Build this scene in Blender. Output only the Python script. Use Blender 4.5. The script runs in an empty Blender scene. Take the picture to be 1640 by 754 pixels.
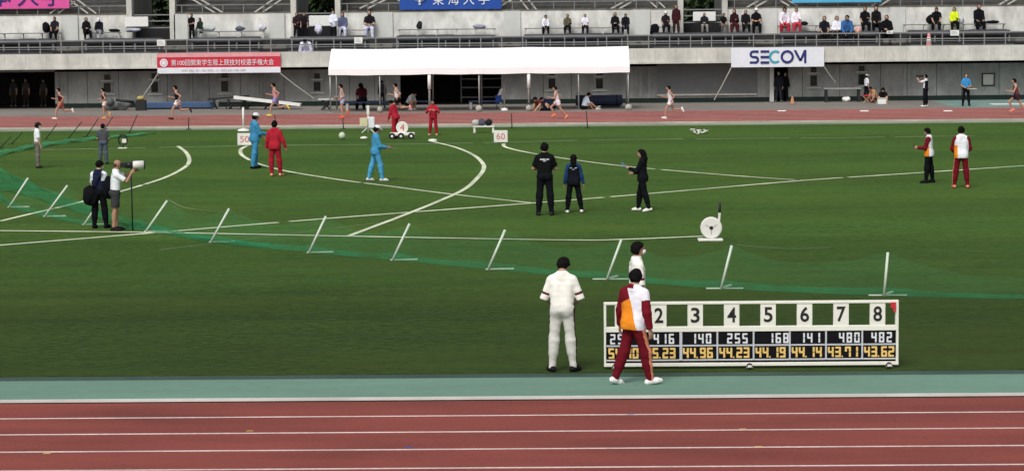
import bpy, math, random
import numpy as np
from mathutils import Vector, Matrix

R = math.radians
rnd = random.Random(7)
scene = bpy.context.scene
COL = scene.collection

# ------------------------------------------------------------------ camera
CF, CTH, CROLL, CYAW, CH = 3959.74, 0.0966796, 0.00997836, -0.0182648, 5.55525
PW, PH = 1640.0, 754.0
_r0 = np.array([math.cos(CYAW), -math.sin(CYAW), 0.0])
_f = np.array([math.sin(CYAW) * math.cos(CTH), math.cos(CYAW) * math.cos(CTH), -math.sin(CTH)])
_u0 = np.array([math.sin(CYAW) * math.sin(CTH), math.cos(CYAW) * math.sin(CTH), math.cos(CTH)])
_r = math.cos(CROLL) * _r0 - math.sin(CROLL) * _u0
_u = math.sin(CROLL) * _r0 + math.cos(CROLL) * _u0
cam = bpy.data.cameras.new('camera')
cam.sensor_fit = 'HORIZONTAL'
cam.sensor_width = 36.0
cam.lens = CF / PW * 36.0
cam.clip_start = 0.5
cam.clip_end = 3000.0
cam_o = bpy.data.objects.new('camera', cam)
COL.objects.link(cam_o)
cam_o.matrix_world = Matrix(((_r[0], _u[0], -_f[0], 0), (_r[1], _u[1], -_f[1], 0), (_r[2], _u[2], -_f[2], CH), (0, 0, 0, 1)))
scene.camera = cam_o

# ------------------------------------------------------------------ overcast daylight
SUN_EL, SUN_AZ = 50.0, 200.0          # azimuth: degrees clockwise from +Y
world = bpy.data.worlds.new('World')
scene.world = world
world.use_nodes = True
wn = world.node_tree
wn.nodes.clear()
sky = wn.nodes.new('ShaderNodeTexSky')
sky.sky_type = 'NISHITA'
sky.sun_disc = False
sky.sun_elevation = R(SUN_EL)
sky.sun_rotation = R(SUN_AZ)
sky.air_density = 1.0
sky.dust_density = 4.0
hs = wn.nodes.new('ShaderNodeHueSaturation')
hs.inputs['Saturation'].default_value = 0.25
bg = wn.nodes.new('ShaderNodeBackground')
bg.inputs['Strength'].default_value = 0.092
wo = wn.nodes.new('ShaderNodeOutputWorld')
wn.links.new(sky.outputs[0], hs.inputs['Color'])
wn.links.new(hs.outputs[0], bg.inputs['Color'])
wn.links.new(bg.outputs[0], wo.inputs['Surface'])
sun = bpy.data.lights.new('sun', 'SUN')
sun.energy = 1.4
sun.angle = R(24)
sun.color = (1.0, 0.97, 0.92)
sun_o = bpy.data.objects.new('sun', sun)
COL.objects.link(sun_o)
_sd = Vector((math.sin(R(SUN_AZ)) * math.cos(R(SUN_EL)), math.cos(R(SUN_AZ)) * math.cos(R(SUN_EL)), math.sin(R(SUN_EL))))
sun_o.rotation_euler = _sd.to_track_quat('Z', 'Y').to_euler()
scene.view_settings.view_transform = 'Standard'
scene.view_settings.look = 'None'
scene.view_settings.exposure = 0.38
scene.view_settings.gamma = 1.0
scene.view_settings.use_curve_mapping = False


# ------------------------------------------------------------------ pixel -> place in the world (photo pixels)
def _ray(px, py):
    a, b = px - PW / 2, PH / 2 - py
    return _f * CF + _r * a + _u * b


def at(px, py, z=0.0):
    d = _ray(px, py)
    t = (z - CH) / d[2]
    return np.array([d[0] * t, d[1] * t, z])


def atY(px, py, Y):
    d = _ray(px, py)
    t = Y / d[1]
    return np.array([d[0] * t, Y, CH + d[2] * t])


def xat(px, Y, py=90):
    return atY(px, py, Y)[0]


# ------------------------------------------------------------------ materials
def lin(h):
    h = h.lstrip('#')
    o = []
    for i in (0, 2, 4):
        c = int(h[i:i + 2], 16) / 255
        o.append(c / 12.92 if c <= .04045 else ((c + .055) / 1.055) ** 2.4)
    return tuple(o)


_M = {}


def mat(name, col, rough=.8, var=.12, scale=6.0, bump=0.0, bscale=60.0, metal=0.0, spec=.3, stretch=None, var2=0, scale2=.5):
    key = name
    if key in _M:
        return _M[key]
    if isinstance(col, str):
        col = lin(col)
    m = bpy.data.materials.new(name)
    m.use_nodes = True
    nt = m.node_tree
    b = nt.nodes['Principled BSDF']
    b.inputs['Roughness'].default_value = rough
    b.inputs['Metallic'].default_value = metal
    b.inputs['Specular IOR Level'].default_value = spec
    tc = nt.nodes.new('ShaderNodeTexCoord')
    src = tc.outputs['Object']
    if stretch:
        mp = nt.nodes.new('ShaderNodeMapping')
        mp.inputs['Scale'].default_value = stretch
        nt.links.new(src, mp.inputs[0])
        src = mp.outputs[0]
    n = nt.nodes.new('ShaderNodeTexNoise')
    n.inputs['Scale'].default_value = scale
    n.inputs['Detail'].default_value = 6
    n.inputs['Roughness'].default_value = .65
    nt.links.new(src, n.inputs['Vector'])
    rmp = nt.nodes.new('ShaderNodeValToRGB')
    rmp.color_ramp.elements[0].position = .28
    rmp.color_ramp.elements[1].position = .72
    rmp.color_ramp.elements[0].color = (*[c * (1 - var) for c in col], 1)
    rmp.color_ramp.elements[1].color = (*[min(1, c * (1 + var)) for c in col], 1)
    nt.links.new(n.outputs['Fac'], rmp.inputs['Fac'])
    out = rmp.outputs['Color']
    if var2:
        n2 = nt.nodes.new('ShaderNodeTexNoise')
        n2.inputs['Scale'].default_value = scale2
        n2.inputs['Detail'].default_value = 4
        nt.links.new(src, n2.inputs['Vector'])
        mr = nt.nodes.new('ShaderNodeMapRange')
        mr.inputs['From Min'].default_value = .3
        mr.inputs['From Max'].default_value = .7
        mr.inputs['To Min'].default_value = 1 - var2
        mr.inputs['To Max'].default_value = 1 + var2
        nt.links.new(n2.outputs['Fac'], mr.inputs['Value'])
        vm = nt.nodes.new('ShaderNodeVectorMath')
        vm.operation = 'SCALE'
        nt.links.new(out, vm.inputs[0])
        nt.links.new(mr.outputs[0], vm.inputs['Scale'])
        out = vm.outputs[0]
    nt.links.new(out, b.inputs['Base Color'])
    if bump:
        nb = nt.nodes.new('ShaderNodeTexNoise')
        nb.inputs['Scale'].default_value = bscale
        nb.inputs['Detail'].default_value = 5
        nt.links.new(src, nb.inputs['Vector'])
        bp = nt.nodes.new('ShaderNodeBump')
        bp.inputs['Strength'].default_value = bump
        bp.inputs['Distance'].default_value = .02
        nt.links.new(nb.outputs['Fac'], bp.inputs['Height'])
        nt.links.new(bp.outputs[0], b.inputs['Normal'])
    _M[key] = m
    return m


def cloth(col):
    return mat('cloth_' + col.lstrip('#'), col, rough=.92, var=.055, scale=11, bump=.5, bscale=11, spec=.12, stretch=(1, 1, .6))


def grass_material():
    m = bpy.data.materials.new('turf')
    m.use_nodes = True
    nt = m.node_tree
    L = nt.links
    b = nt.nodes['Principled BSDF']
    b.inputs['Roughness'].default_value = .95
    b.inputs['Specular IOR Level'].default_value = .1
    tc = nt.nodes.new('ShaderNodeTexCoord')

    def noise(scale, stretch, detail=6):
        mp = nt.nodes.new('ShaderNodeMapping')
        mp.inputs['Scale'].default_value = stretch
        L.new(tc.outputs['Object'], mp.inputs[0])
        n = nt.nodes.new('ShaderNodeTexNoise')
        n.inputs['Scale'].default_value = scale
        n.inputs['Detail'].default_value = detail
        n.inputs['Roughness'].default_value = .7
        L.new(mp.outputs[0], n.inputs['Vector'])
        return n.outputs['Fac']
    patch = noise(.16, (.45, 1.3, 1))
    streak = noise(.9, (.30, 1.0, 1), 8)
    fine = noise(9, (.55, 1.0, 1), 10)
    r1 = nt.nodes.new('ShaderNodeValToRGB')
    e = r1.color_ramp.elements
    e[0].position, e[1].position = .36, .64
    e[0].color = (.0195, .037, .0090, 1)
    e[1].color = (.043, .072, .0185, 1)
    L.new(fine, r1.inputs['Fac'])
    mx = nt.nodes.new('ShaderNodeMixRGB')
    mx.blend_type = 'MIX'
    mx.inputs['Color2'].default_value = (.048, .060, .014, 1)
    mr = nt.nodes.new('ShaderNodeMapRange')
    mr.inputs['From Min'].default_value, mr.inputs['From Max'].default_value = .42, .75
    mr.inputs['To Max'].default_value = .55
    L.new(patch, mr.inputs['Value'])
    L.new(mr.outputs[0], mx.inputs['Fac'])
    L.new(r1.outputs[0], mx.inputs['Color1'])
    ms = nt.nodes.new('ShaderNodeMapRange')
    ms.inputs['From Min'].default_value, ms.inputs['From Max'].default_value = .3, .7
    ms.inputs['To Min'].default_value, ms.inputs['To Max'].default_value = .84, 1.16
    L.new(streak, ms.inputs['Value'])
    vm = nt.nodes.new('ShaderNodeVectorMath')
    vm.operation = 'SCALE'
    L.new(mx.outputs[0], vm.inputs[0])
    L.new(ms.outputs[0], vm.inputs['Scale'])
    # turf tint along Y: darker and browner by the near track, lighter and greener beyond
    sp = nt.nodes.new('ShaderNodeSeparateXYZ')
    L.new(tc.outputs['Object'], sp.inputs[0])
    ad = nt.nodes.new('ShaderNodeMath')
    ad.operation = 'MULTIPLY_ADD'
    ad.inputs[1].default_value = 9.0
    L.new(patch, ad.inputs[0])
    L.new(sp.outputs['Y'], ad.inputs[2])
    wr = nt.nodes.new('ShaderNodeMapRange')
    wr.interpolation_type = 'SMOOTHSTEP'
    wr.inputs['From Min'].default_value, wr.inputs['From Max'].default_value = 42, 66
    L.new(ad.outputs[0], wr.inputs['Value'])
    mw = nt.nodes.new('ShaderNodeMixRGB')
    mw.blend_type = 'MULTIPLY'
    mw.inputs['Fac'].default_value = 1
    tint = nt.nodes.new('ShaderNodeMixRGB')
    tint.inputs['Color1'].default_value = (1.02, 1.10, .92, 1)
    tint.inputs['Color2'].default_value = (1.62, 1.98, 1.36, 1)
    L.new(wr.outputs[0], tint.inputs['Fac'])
    # mowing bands, about five metres wide, and a sprinkling of yellowed tufts
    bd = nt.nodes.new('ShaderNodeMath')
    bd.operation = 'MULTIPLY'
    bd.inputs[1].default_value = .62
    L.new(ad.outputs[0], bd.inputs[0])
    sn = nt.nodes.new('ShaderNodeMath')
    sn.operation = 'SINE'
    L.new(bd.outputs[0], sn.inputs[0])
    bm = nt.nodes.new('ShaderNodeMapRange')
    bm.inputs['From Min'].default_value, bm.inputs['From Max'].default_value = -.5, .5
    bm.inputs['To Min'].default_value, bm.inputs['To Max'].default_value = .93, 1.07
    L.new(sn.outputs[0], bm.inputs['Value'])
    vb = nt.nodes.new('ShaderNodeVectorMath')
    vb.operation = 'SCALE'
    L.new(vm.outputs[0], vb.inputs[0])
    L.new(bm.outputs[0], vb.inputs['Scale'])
    dry = nt.nodes.new('ShaderNodeMapRange')
    dry.inputs['From Min'].default_value, dry.inputs['From Max'].default_value = .60, .70
    dry.inputs['To Max'].default_value = .6
    L.new(noise(2.2, (.22, 1.0, 1), 7), dry.inputs['Value'])
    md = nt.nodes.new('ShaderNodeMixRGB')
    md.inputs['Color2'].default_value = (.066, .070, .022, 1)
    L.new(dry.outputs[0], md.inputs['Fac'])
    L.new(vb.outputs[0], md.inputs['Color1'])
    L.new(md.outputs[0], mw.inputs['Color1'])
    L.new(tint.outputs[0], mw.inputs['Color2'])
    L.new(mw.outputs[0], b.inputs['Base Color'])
    bp = nt.nodes.new('ShaderNodeBump')
    bp.inputs['Strength'].default_value = .6
    bp.inputs['Distance'].default_value = .03
    L.new(noise(40, (1, 1, 1), 4), bp.inputs['Height'])
    L.new(bp.outputs[0], b.inputs['Normal'])
    return m


def concrete(name, col, var=.16, stain=.14):
    m = mat(name, col, rough=.9, var=var, scale=3.0, bump=.2, bscale=40, spec=.2, var2=stain, scale2=.9, stretch=(1, 1, .55))
    return m


def net_material(name, opacity, col):
    m = bpy.data.materials.new(name)
    m.use_nodes = True
    nt = m.node_tree
    nt.nodes.clear()
    o = nt.nodes.new('ShaderNodeOutputMaterial')
    t = nt.nodes.new('ShaderNodeBsdfTransparent')
    d = nt.nodes.new('ShaderNodeBsdfDiffuse')
    d.inputs['Color'].default_value = (*lin(col), 1)
    mix = nt.nodes.new('ShaderNodeMixShader')
    tc = nt.nodes.new('ShaderNodeTexCoord')
    n = nt.nodes.new('ShaderNodeTexNoise')
    n.inputs['Scale'].default_value = 1.2
    n.inputs['Detail'].default_value = 5
    nt.links.new(tc.outputs['Object'], n.inputs['Vector'])
    mr = nt.nodes.new('ShaderNodeMapRange')
    mr.inputs['From Min'].default_value, mr.inputs['From Max'].default_value = .3, .7
    mr.inputs['To Min'].default_value, mr.inputs['To Max'].default_value = opacity * .6, opacity * 1.4
    nt.links.new(n.outputs['Fac'], mr.inputs['Value'])
    nt.links.new(mr.outputs[0], mix.inputs['Fac'])
    nt.links.new(t.outputs[0], mix.inputs[1])
    nt.links.new(d.outputs[0], mix.inputs[2])
    nt.links.new(mix.outputs[0], o.inputs['Surface'])
    return m


# ------------------------------------------------------------------ mesh helpers
class MB:
    def __init__(s):
        s.v, s.f = [], []

    def box(s, x0, x1, y0, y1, z0, z1):
        n = len(s.v)
        s.v += [(x0, y0, z0), (x1, y0, z0), (x1, y1, z0), (x0, y1, z0), (x0, y0, z1), (x1, y0, z1), (x1, y1, z1), (x0, y1, z1)]
        for q in ((0, 3, 2, 1), (4, 5, 6, 7), (0, 1, 5, 4), (1, 2, 6, 5), (2, 3, 7, 6), (3, 0, 4, 7)):
            s.f.append(tuple(n + i for i in q))
        return s

    def quad(s, a, b, c, d):
        n = len(s.v)
        s.v += [tuple(a), tuple(b), tuple(c), tuple(d)]
        s.f.append((n, n + 1, n + 2, n + 3))
        return s

    def bar(s, a, b, w, h=None, up=(0, 0, 1)):
        a, b = Vector(a), Vector(b)
        d = (b - a).normalized()
        u = Vector(up)
        if abs(d.dot(u)) > .98:
            u = Vector((0, 1, 0))
        x = d.cross(u).normalized()
        y = x.cross(d)
        h = h or w
        n = len(s.v)
        for p in (a, b):
            for sx, sy in ((-1, -1), (1, -1), (1, 1), (-1, 1)):
                s.v.append(tuple(p + x * (sx * w / 2) + y * (sy * h / 2)))
        for q in ((3, 2, 1, 0), (4, 5, 6, 7), (0, 1, 5, 4), (1, 2, 6, 5), (2, 3, 7, 6), (3, 0, 4, 7)):
            s.f.append(tuple(n + i for i in q))
        return s

    def tube(s, pts, r, seg=8, r2=None):
        pts = [Vector(p) for p in pts]
        n0 = len(s.v)
        N = len(pts)
        for i, p in enumerate(pts):
            d = (pts[min(i + 1, N - 1)] - pts[max(i - 1, 0)]).normalized()
            u = Vector((0, 0, 1)) if abs(d.z) < .95 else Vector((0, 1, 0))
            x = d.cross(u).normalized()
            y = x.cross(d)
            rr = r if r2 is None else r + (r2 - r) * i / (N - 1)
            for k in range(seg):
                a = 2 * math.pi * k / seg
                s.v.append(tuple(p + x * (rr * math.cos(a)) + y * (rr * math.sin(a))))
        for i in range(N - 1):
            for k in range(seg):
                a, b = n0 + i * seg + k, n0 + i * seg + (k + 1) % seg
                s.f.append((a, b, b + seg, a + seg))
        s.f.append(tuple(n0 + k for k in reversed(range(seg))))
        s.f.append(tuple(n0 + (N - 1) * seg + k for k in range(seg)))
        return s

    def lathe(s, c, prof, axis='z', seg=24):
        """prof: list of (radius, height); axis z or y"""
        n0 = len(s.v)
        for r, h in prof:
            for k in range(seg):
                a = 2 * math.pi * k / seg
                if axis == 'z':
                    s.v.append((c[0] + r * math.cos(a), c[1] + r * math.sin(a), c[2] + h))
                else:
                    s.v.append((c[0] + r * math.cos(a), c[1] + h, c[2] + r * math.sin(a)))
        for i in range(len(prof) - 1):
            for k in range(seg):
                a, b = n0 + i * seg + k, n0 + i * seg + (k + 1) % seg
                s.f.append((a, b, b + seg, a + seg))
        s.f.append(tuple(n0 + k for k in range(seg)))
        s.f.append(tuple(n0 + (len(prof) - 1) * seg + k for k in range(seg)))
        return s

    def blob(s, c, rad, seed=0, rough=.12, nu=14, nv=9):
        rr = random.Random(seed)
        ph = [rr.uniform(0, 6.28) for _ in range(6)]
        n0 = len(s.v)
        for j in range(nv + 1):
            t = math.pi * j / nv
            for i in range(nu):
                a = 2 * math.pi * i / nu
                k = 1 + rough * (math.sin(2 * a + ph[0]) * math.sin(t) + math.sin(3 * a + ph[1]) * math.sin(2 * t + ph[2]) + .6 * math.sin(5 * a + ph[3] + 3 * t))
                s.v.append((c[0] + rad[0] * k * math.sin(t) * math.cos(a), c[1] + rad[1] * k * math.sin(t) * math.sin(a), c[2] + rad[2] * k * math.cos(t)))
        for j in range(nv):
            for i in range(nu):
                a, b = n0 + j * nu + i, n0 + j * nu + (i + 1) % nu
                s.f.append((a, a + nu, b + nu, b))
        return s


def tag(o, label=None, cat=None, group=None, kind=None):
    if label:
        o['label'] = label
    if cat:
        o['category'] = cat
    if group:
        o['group'] = group
    if kind:
        o['kind'] = kind
    return o


def thing(name, loc, label, cat, group=None):
    o = bpy.data.objects.new(name, None)
    COL.objects.link(o)
    o.location = tuple(float(c) for c in loc)
    o.empty_display_size = .2
    tag(o, label, cat, group)
    return o


def root_loc(o):
    v = Vector((0, 0, 0))
    while o is not None:
        v = v + o.location
        o = o.parent
    return v


def obj(name, mb, m, parent=None, loc=None, smooth=False, bevel=0.0):
    """mb holds world coordinates; the parent's place (or loc) becomes the origin"""
    off = root_loc(parent) if parent is not None else Vector(tuple(float(c) for c in loc)) if loc is not None else Vector((0, 0, 0))
    me = bpy.data.meshes.new(name)
    me.from_pydata([(v[0] - off[0], v[1] - off[1], v[2] - off[2]) for v in mb.v], [], mb.f)
    me.materials.append(m)
    if smooth:
        me.shade_smooth()
    me.update()
    o = bpy.data.objects.new(name, me)
    COL.objects.link(o)
    if parent is not None:
        o.parent = parent
    elif loc is not None:
        o.location = off
    if bevel:
        bv = o.modifiers.new('bevel', 'BEVEL')
        bv.width = bevel
        bv.segments = 2
        bv.limit_method = 'ANGLE'
    return o


def pieces(name, mb, m, parent, **kw):
    """every connected piece of mb becomes an object of its own"""
    par = list(range(len(mb.v)))

    def find(a):
        while par[a] != a:
            par[a] = par[par[a]]
            a = par[a]
        return a
    for f in mb.f:
        for q in f[1:]:
            par[find(f[0])] = find(q)
    groups = {}
    for f in mb.f:
        groups.setdefault(find(f[0]), []).append(f)
    out = []
    for fs in groups.values():
        ids = sorted({i for f in fs for i in f})
        mp = {i: k for k, i in enumerate(ids)}
        b = MB()
        b.v = [mb.v[i] for i in ids]
        b.f = [tuple(mp[i] for i in f) for f in fs]
        out.append(obj(name, b, m, parent, **kw))
    return out


def struct(name, mb, m):
    return tag(obj(name, mb, m), kind='structure')


def catmull(pts, n=10):
    P = [np.array(p, float) for p in pts]
    if len(P) < 3:
        return P
    P = [2 * P[0] - P[1]] + P + [2 * P[-1] - P[-2]]
    out = []
    for i in range(1, len(P) - 2):
        for k in range(n):
            t = k / n
            a, b, c, d = P[i - 1], P[i], P[i + 1], P[i + 2]
            out.append(.5 * (2 * b + (c - a) * t + (2 * a - 5 * b + 4 * c - d) * t * t + (3 * b - a - 3 * c + d) * t ** 3))
    out.append(P[-2])
    return out


def text_mesh(body, w, h, extrude=.004, bold=0.0):
    """mesh of the words, fitted into w x h, lying in local XZ facing -Y, lower left at 0"""
    cu = bpy.data.curves.new('tmp', 'FONT')
    cu.body = body
    cu.size = 1
    cu.resolution_u = 4
    cu.offset = bold
    to = bpy.data.objects.new('tmp', cu)
    COL.objects.link(to)
    bpy.context.view_layer.update()
    dg = bpy.context.evaluated_depsgraph_get()
    me = bpy.data.meshes.new_from_object(to.evaluated_get(dg), depsgraph=dg)
    bpy.data.objects.remove(to)
    co = np.array([v.co[:] for v in me.vertices])
    faces = [tuple(p.vertices) for p in me.polygons]
    mn, mx = co.min(0), co.max(0)
    sx, sz = w / (mx[0] - mn[0]), h / (mx[1] - mn[1])
    mb = MB()
    mb.v = [((c[0] - mn[0]) * sx, -extrude, (c[1] - mn[1]) * sz) for c in co]
    mb.f = faces
    bpy.data.meshes.remove(me)
    return mb


def shift(mb, x, y, z):
    mb.v = [(a + x, b + y, c + z) for a, b, c in mb.v]
    return mb


SEG = {'0': 'abcdef', '1': 'bc', '2': 'abged', '3': 'abgcd', '4': 'fgbc', '5': 'afgcd', '6': 'afgedc', '7': 'abcf', '8': 'abcdefg', '9': 'abcdfg'}


def seven(mb, ch, x, y, z, w, h, t):
    """one flip-panel digit, lower left corner x,z on the plane y"""
    e = .18 * t
    if ch == '.':
        mb.box(x, x + t, y - .004, y, z, z + t)
        return
    for sgm in SEG.get(ch, ''):
        m = h / 2
        a = {'a': (e, w - e, h - t, h), 'd': (e, w - e, 0, t), 'g': (e, w - e, m - t / 2, m + t / 2), 'f': (0, t, m + e, h - e), 'b': (w - t, w, m + e, h - e),
             'e': (0, t, e, m - e), 'c': (w - t, w, e, m - e)}[sgm]
        mb.box(x + a[0], x + a[1], y - .004 - (.0006 if sgm in 'adg' else 0), y, z + a[2], z + a[3])


# ------------------------------------------------------------------ the setting: ground, track, grass
YK, YGR, YFK, YFT, YW = 33.73, 36.16, 106.5, 118.2, 127.05
M_ground = mat('ground_gravel', (.16, .16, .15), var=.2, scale=1.5)
M_red = mat('track_rubber', (.220, .052, .041), rough=.85, var=.24, scale=42, bump=.4, bscale=160, var2=.22, scale2=.9, stretch=(.35, 1, 1), spec=.25)
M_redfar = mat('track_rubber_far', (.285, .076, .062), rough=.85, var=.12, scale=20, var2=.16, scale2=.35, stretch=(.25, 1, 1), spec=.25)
M_line = mat('lane_paint', (.66, .54, .52), var=.22, scale=14, var2=.18, scale2=1.2)
M_white = mat('white_paint', (.78, .78, .75), rough=.5, var=.05, scale=5)
M_green = mat('green_rubber', (.138, .250, .192), rough=.85, var=.10, scale=14, bump=.2, bscale=120, var2=.12, scale2=.8, stretch=(.3, 1, 1))
M_dgreen = mat('gutter_green', (.040, .076, .060), var=.2, scale=10, var2=.2, scale2=.7)
M_apron = mat('apron_asphalt', (.215, .195, .175), var=.16, scale=4, var2=.14, scale2=.25, stretch=(.3, 1, 1))
M_teal = mat('teal_rubber', (.17, .27, .245), var=.18, scale=1.5, var2=.2, scale2=.4)
XL, XR = -75.0, 75.0
struct('ground', MB().box(-900, 900, -300, 1500, -1.0, -.012), M_ground)
struct('running_track', MB().box(XL, XR, 20, YK, -.3, 0), M_red)
mb = MB()
for k in range(1, 9):
    y = YK - 1.22 * k
    mb.box(XL, XR, y - .030, y + .030, .001, .004)
struct('lane_lines', mb, M_line)
struct('track_kerb', MB().box(XL, XR, YK, YK + .07, .016, .050), mat('kerb_rail_white', (.60, .60, .57), rough=.45, var=.12, scale=1.2, var2=.1, scale2=.3))
struct('inner_apron', MB().box(XL, XR, YK + .085, 35.74, -.3, .006), M_green)
struct('drain_gutter', MB().box(XL, XR, 35.74, YGR, -.3, .001), M_dgreen)
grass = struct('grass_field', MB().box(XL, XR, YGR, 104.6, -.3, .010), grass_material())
struct('field_edge', MB().box(XL, XR, 104.6, 105.299, -.3, .004), mat('field_edge_green', (.13, .20, .13), var=.15, scale=2))
M_kerb = mat('weathered_kerb', (.40, .355, .30), rough=.7, var=.15, scale=2, var2=.2, scale2=.4)
struct('far_track_kerb', MB().box(XL, XR, YFK, YFK + .30, 0, .075), M_kerb)
struct('far_edge_strip', MB().box(XL, XR, 105.3, YFK - .001, -.3, .006), mat('far_strip', (.27, .285, .22), var=.15, scale=1.5, var2=.25, scale2=.3))
struct('far_track', MB().box(XL, XR, YFK + .30, YFT, -.3, 0), M_redfar)
mb = MB()
for k in range(1, 10):
    y = YFK + .3 + 1.22 * k
    mb.box(XL, XR, y - .025, y + .025, .001, .004)
struct('far_lane_lines', mb, M_line)
xt = xat(1520, 121, 165)
struct('far_apron', MB().box(XL, xt, YFT, 133.5, -.3, .003), M_apron)
struct('teal_apron', MB().box(xt, XR, YFT + .9, 133.5, -.3, .003), M_teal)
struct('far_apron_edge', MB().box(xt, XR, YFT, YFT + .9, -.3, .003), M_apron)

# little paint and tape marks that officials leave on the lane lines
for nm, c, pts in (('yellow_mark', (.55, .42, .10), ((75, 726), (1215, 715), (400, 690), (1190, 687))), ('blue_mark', (.06, .12, .35), ((655, 716), (1010, 663)))):
    mb = MB()
    for px, py in pts:
        p = at(px, py)
        mb.box(p[0] - .045, p[0] + .045, p[1] - .025, p[1] + .025, .0045, .007)
    struct(nm, mb, mat(nm, c, var=.2))
# painted / taped lines on the grass
M_tape = mat('sector_tape', (.62, .66, .48), rough=.7, var=.22, scale=1.6, var2=.30, scale2=.35)
M_faint = mat('faded_line', (.26, .30, .17), rough=.8, var=.25, scale=1.4, var2=.35, scale2=.35)


def ribbon(name, pts, w, m, z, n=10, gaps=0):
    P = catmull([at(x, y, z)[:2] for x, y in pts], n)
    mb = MB()
    L = []
    for i, p in enumerate(P):
        d = P[min(i + 1, len(P) - 1)] - P[max(i - 1, 0)]
        d = d / (np.linalg.norm(d) + 1e-9)
        nn = np.array([-d[1], d[0]])
        L.append((p + nn * w / 2, p - nn * w / 2))
    for i, (a, b) in enumerate(L):
        mb.v += [(a[0], a[1], z), (b[0], b[1], z)]
    for i in range(len(L) - 1):
        if gaps and i % gaps == gaps - 1:
            continue
        mb.f.append((2 * i, 2 * i + 1, 2 * i + 3, 2 * i + 2))
    return struct(name, mb, m)


ribbon('arc_line', [(285, 234), (297, 243), (303, 254), (300, 264), (284, 275), (262, 285), (235, 294), (198, 305), (150, 318), (98, 331), (50, 342), (0, 354)], .14, M_tape, .016, gaps=31)
ribbon('arc_line', [(397, 233), (387, 238), (385, 244), (391, 251), (411, 261), (450, 272), (500, 281), (560, 290), (620, 297.5), (700, 308), (780, 317), (853, 325)], .14, M_tape, .018, gaps=37)
ribbon('sector_line', [(-20, 394), (240, 373), (520, 350), (853, 325), (1050, 309), (1285, 289), (1450, 278), (1660, 264)], .18, M_tape, .020, n=16, gaps=29)
ribbon('arc_line', [(806, 230), (811, 236), (850, 245), (920, 256), (1000, 266), (1100, 275), (1200, 283), (1292, 289)], .14, M_tape, .022, gaps=23)
ribbon('arc_line', [(690, 226), (730, 236), (758, 248), (772, 260), (775, 269), (768, 281), (745, 302), (700, 323), (640, 347), (600, 362), (560, 377)], .14, M_tape, .024)
ribbon('base_line', [(-20, 369), (250, 372), (560, 378), (900, 384), (1000, 383), (1126, 378)], .17, M_tape, .026, n=16)
ribbon('far_base_line', [(60, 240), (400, 233.5), (700, 230), (1000, 223.5), (1300, 221), (1560, 217.5)], .16, M_faint, .014, n=16, gaps=9)
for pts in ([(270, 320), (300, 333), (360, 338), (420, 336)], [(255, 400), (640, 352)], [(1180, 392), (1260, 398), (1330, 396)]):
    ribbon('faint_line', pts, .03, M_faint, .0135)

# ------------------------------------------------------------------ the grandstand
M_par = concrete('parapet_concrete', (.55, .545, .50), var=.15, stain=.16)
M_wall = concrete('wall_concrete', (.30, .305, .295), var=.18, stain=.22)
M_back = concrete('back_wall_concrete', (.66, .66, .625), var=.22, stain=.26)
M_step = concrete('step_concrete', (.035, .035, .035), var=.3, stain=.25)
M_panel = concrete('panel_concrete', (.60, .61, .585), var=.06, stain=.06)
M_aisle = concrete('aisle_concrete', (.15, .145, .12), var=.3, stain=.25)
M_seat = mat('bench_grey', (.022, .023, .026), rough=.6, var=.3, scale=2)
M_seatlight = mat('bench_backrest', (.085, .088, .10), rough=.6, var=.25, scale=2)
M_rail = mat('rail_grey', (.24, .245, .25), rough=.45, var=.12, scale=3, metal=.2)
M_dark = mat('dark_paint', (.018, .019, .020), rough=.6, var=.2)
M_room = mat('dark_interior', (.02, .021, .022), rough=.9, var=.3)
M_metalw = mat('pale_handrail', (.50, .49, .44), rough=.5, var=.1)
M_greenbase = mat('green_skirting', (.014, .028, .022), var=.2)
M_shut = mat('shutter_grey', (.19, .195, .20), rough=.5, var=.08, scale=2)
M_glass = mat('dark_glass', (.012, .013, .013), rough=.15, var=.1, spec=.5)

YP = 125.5                      # face of the parapet
zp0, zp1 = atY(820, 104.6, YP)[2], atY(820, 80.0, YP)[2]
st = thing('grandstand', (0, YP, 0), 'grey concrete grandstand with railed terraces, benches and a low wall beside the far track', 'grandstand')
SX0, SX1 = -46.0, 46.0
# front wall, split around the openings; slot added along its top for dark shade
opens = [(-140, 88, 2.0, 'gate'), (641, 803, 1.75, 'store'), (1238, 1262, 1.95, 'doorway')]


def X(px, py=140):
    return xat(px, YW, py)


segs = []
x = SX0
mb = MB()
for a, b, h, nm in opens:
    xa, xb = max(SX0, X(a)), X(b)
    if xa > x:
        mb.box(x, xa, YW, YW + .3, 0, zp0 - .17)
    mb.box(xa, xb, YW, YW + .3, h, zp0 - .17)
    x = xb
mb.box(x, SX1, YW, YW + .3, 0, zp0 - .17)
obj('light_stop_wall', MB().box(SX0, SX1, 133.2, 133.4, 0, zp0 - .001), M_room, st)  # unseen rear wall, added to stop light leaking into the slot
for xx in (SX0, SX1 - .2):
    obj('end_wall', MB().box(xx, xx + .2, YW + .31, 133.19, 0, zp0 - .001), M_wall, st)
pieces('front_wall', mb, M_wall, st)
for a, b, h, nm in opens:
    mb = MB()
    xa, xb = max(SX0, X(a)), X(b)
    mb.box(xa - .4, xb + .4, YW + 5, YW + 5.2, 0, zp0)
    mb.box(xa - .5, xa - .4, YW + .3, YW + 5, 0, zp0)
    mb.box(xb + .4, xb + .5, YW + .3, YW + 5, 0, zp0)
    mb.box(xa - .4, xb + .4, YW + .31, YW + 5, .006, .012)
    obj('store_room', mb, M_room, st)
mb = MB()
x = SX0
for a, b, h, nm in opens:
    xa, xb = max(SX0, X(a)), X(b)
    if xa > x:
        mb.box(x, xa, YW - .012, YW - .002, .004, .24)
    x = xb
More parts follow.
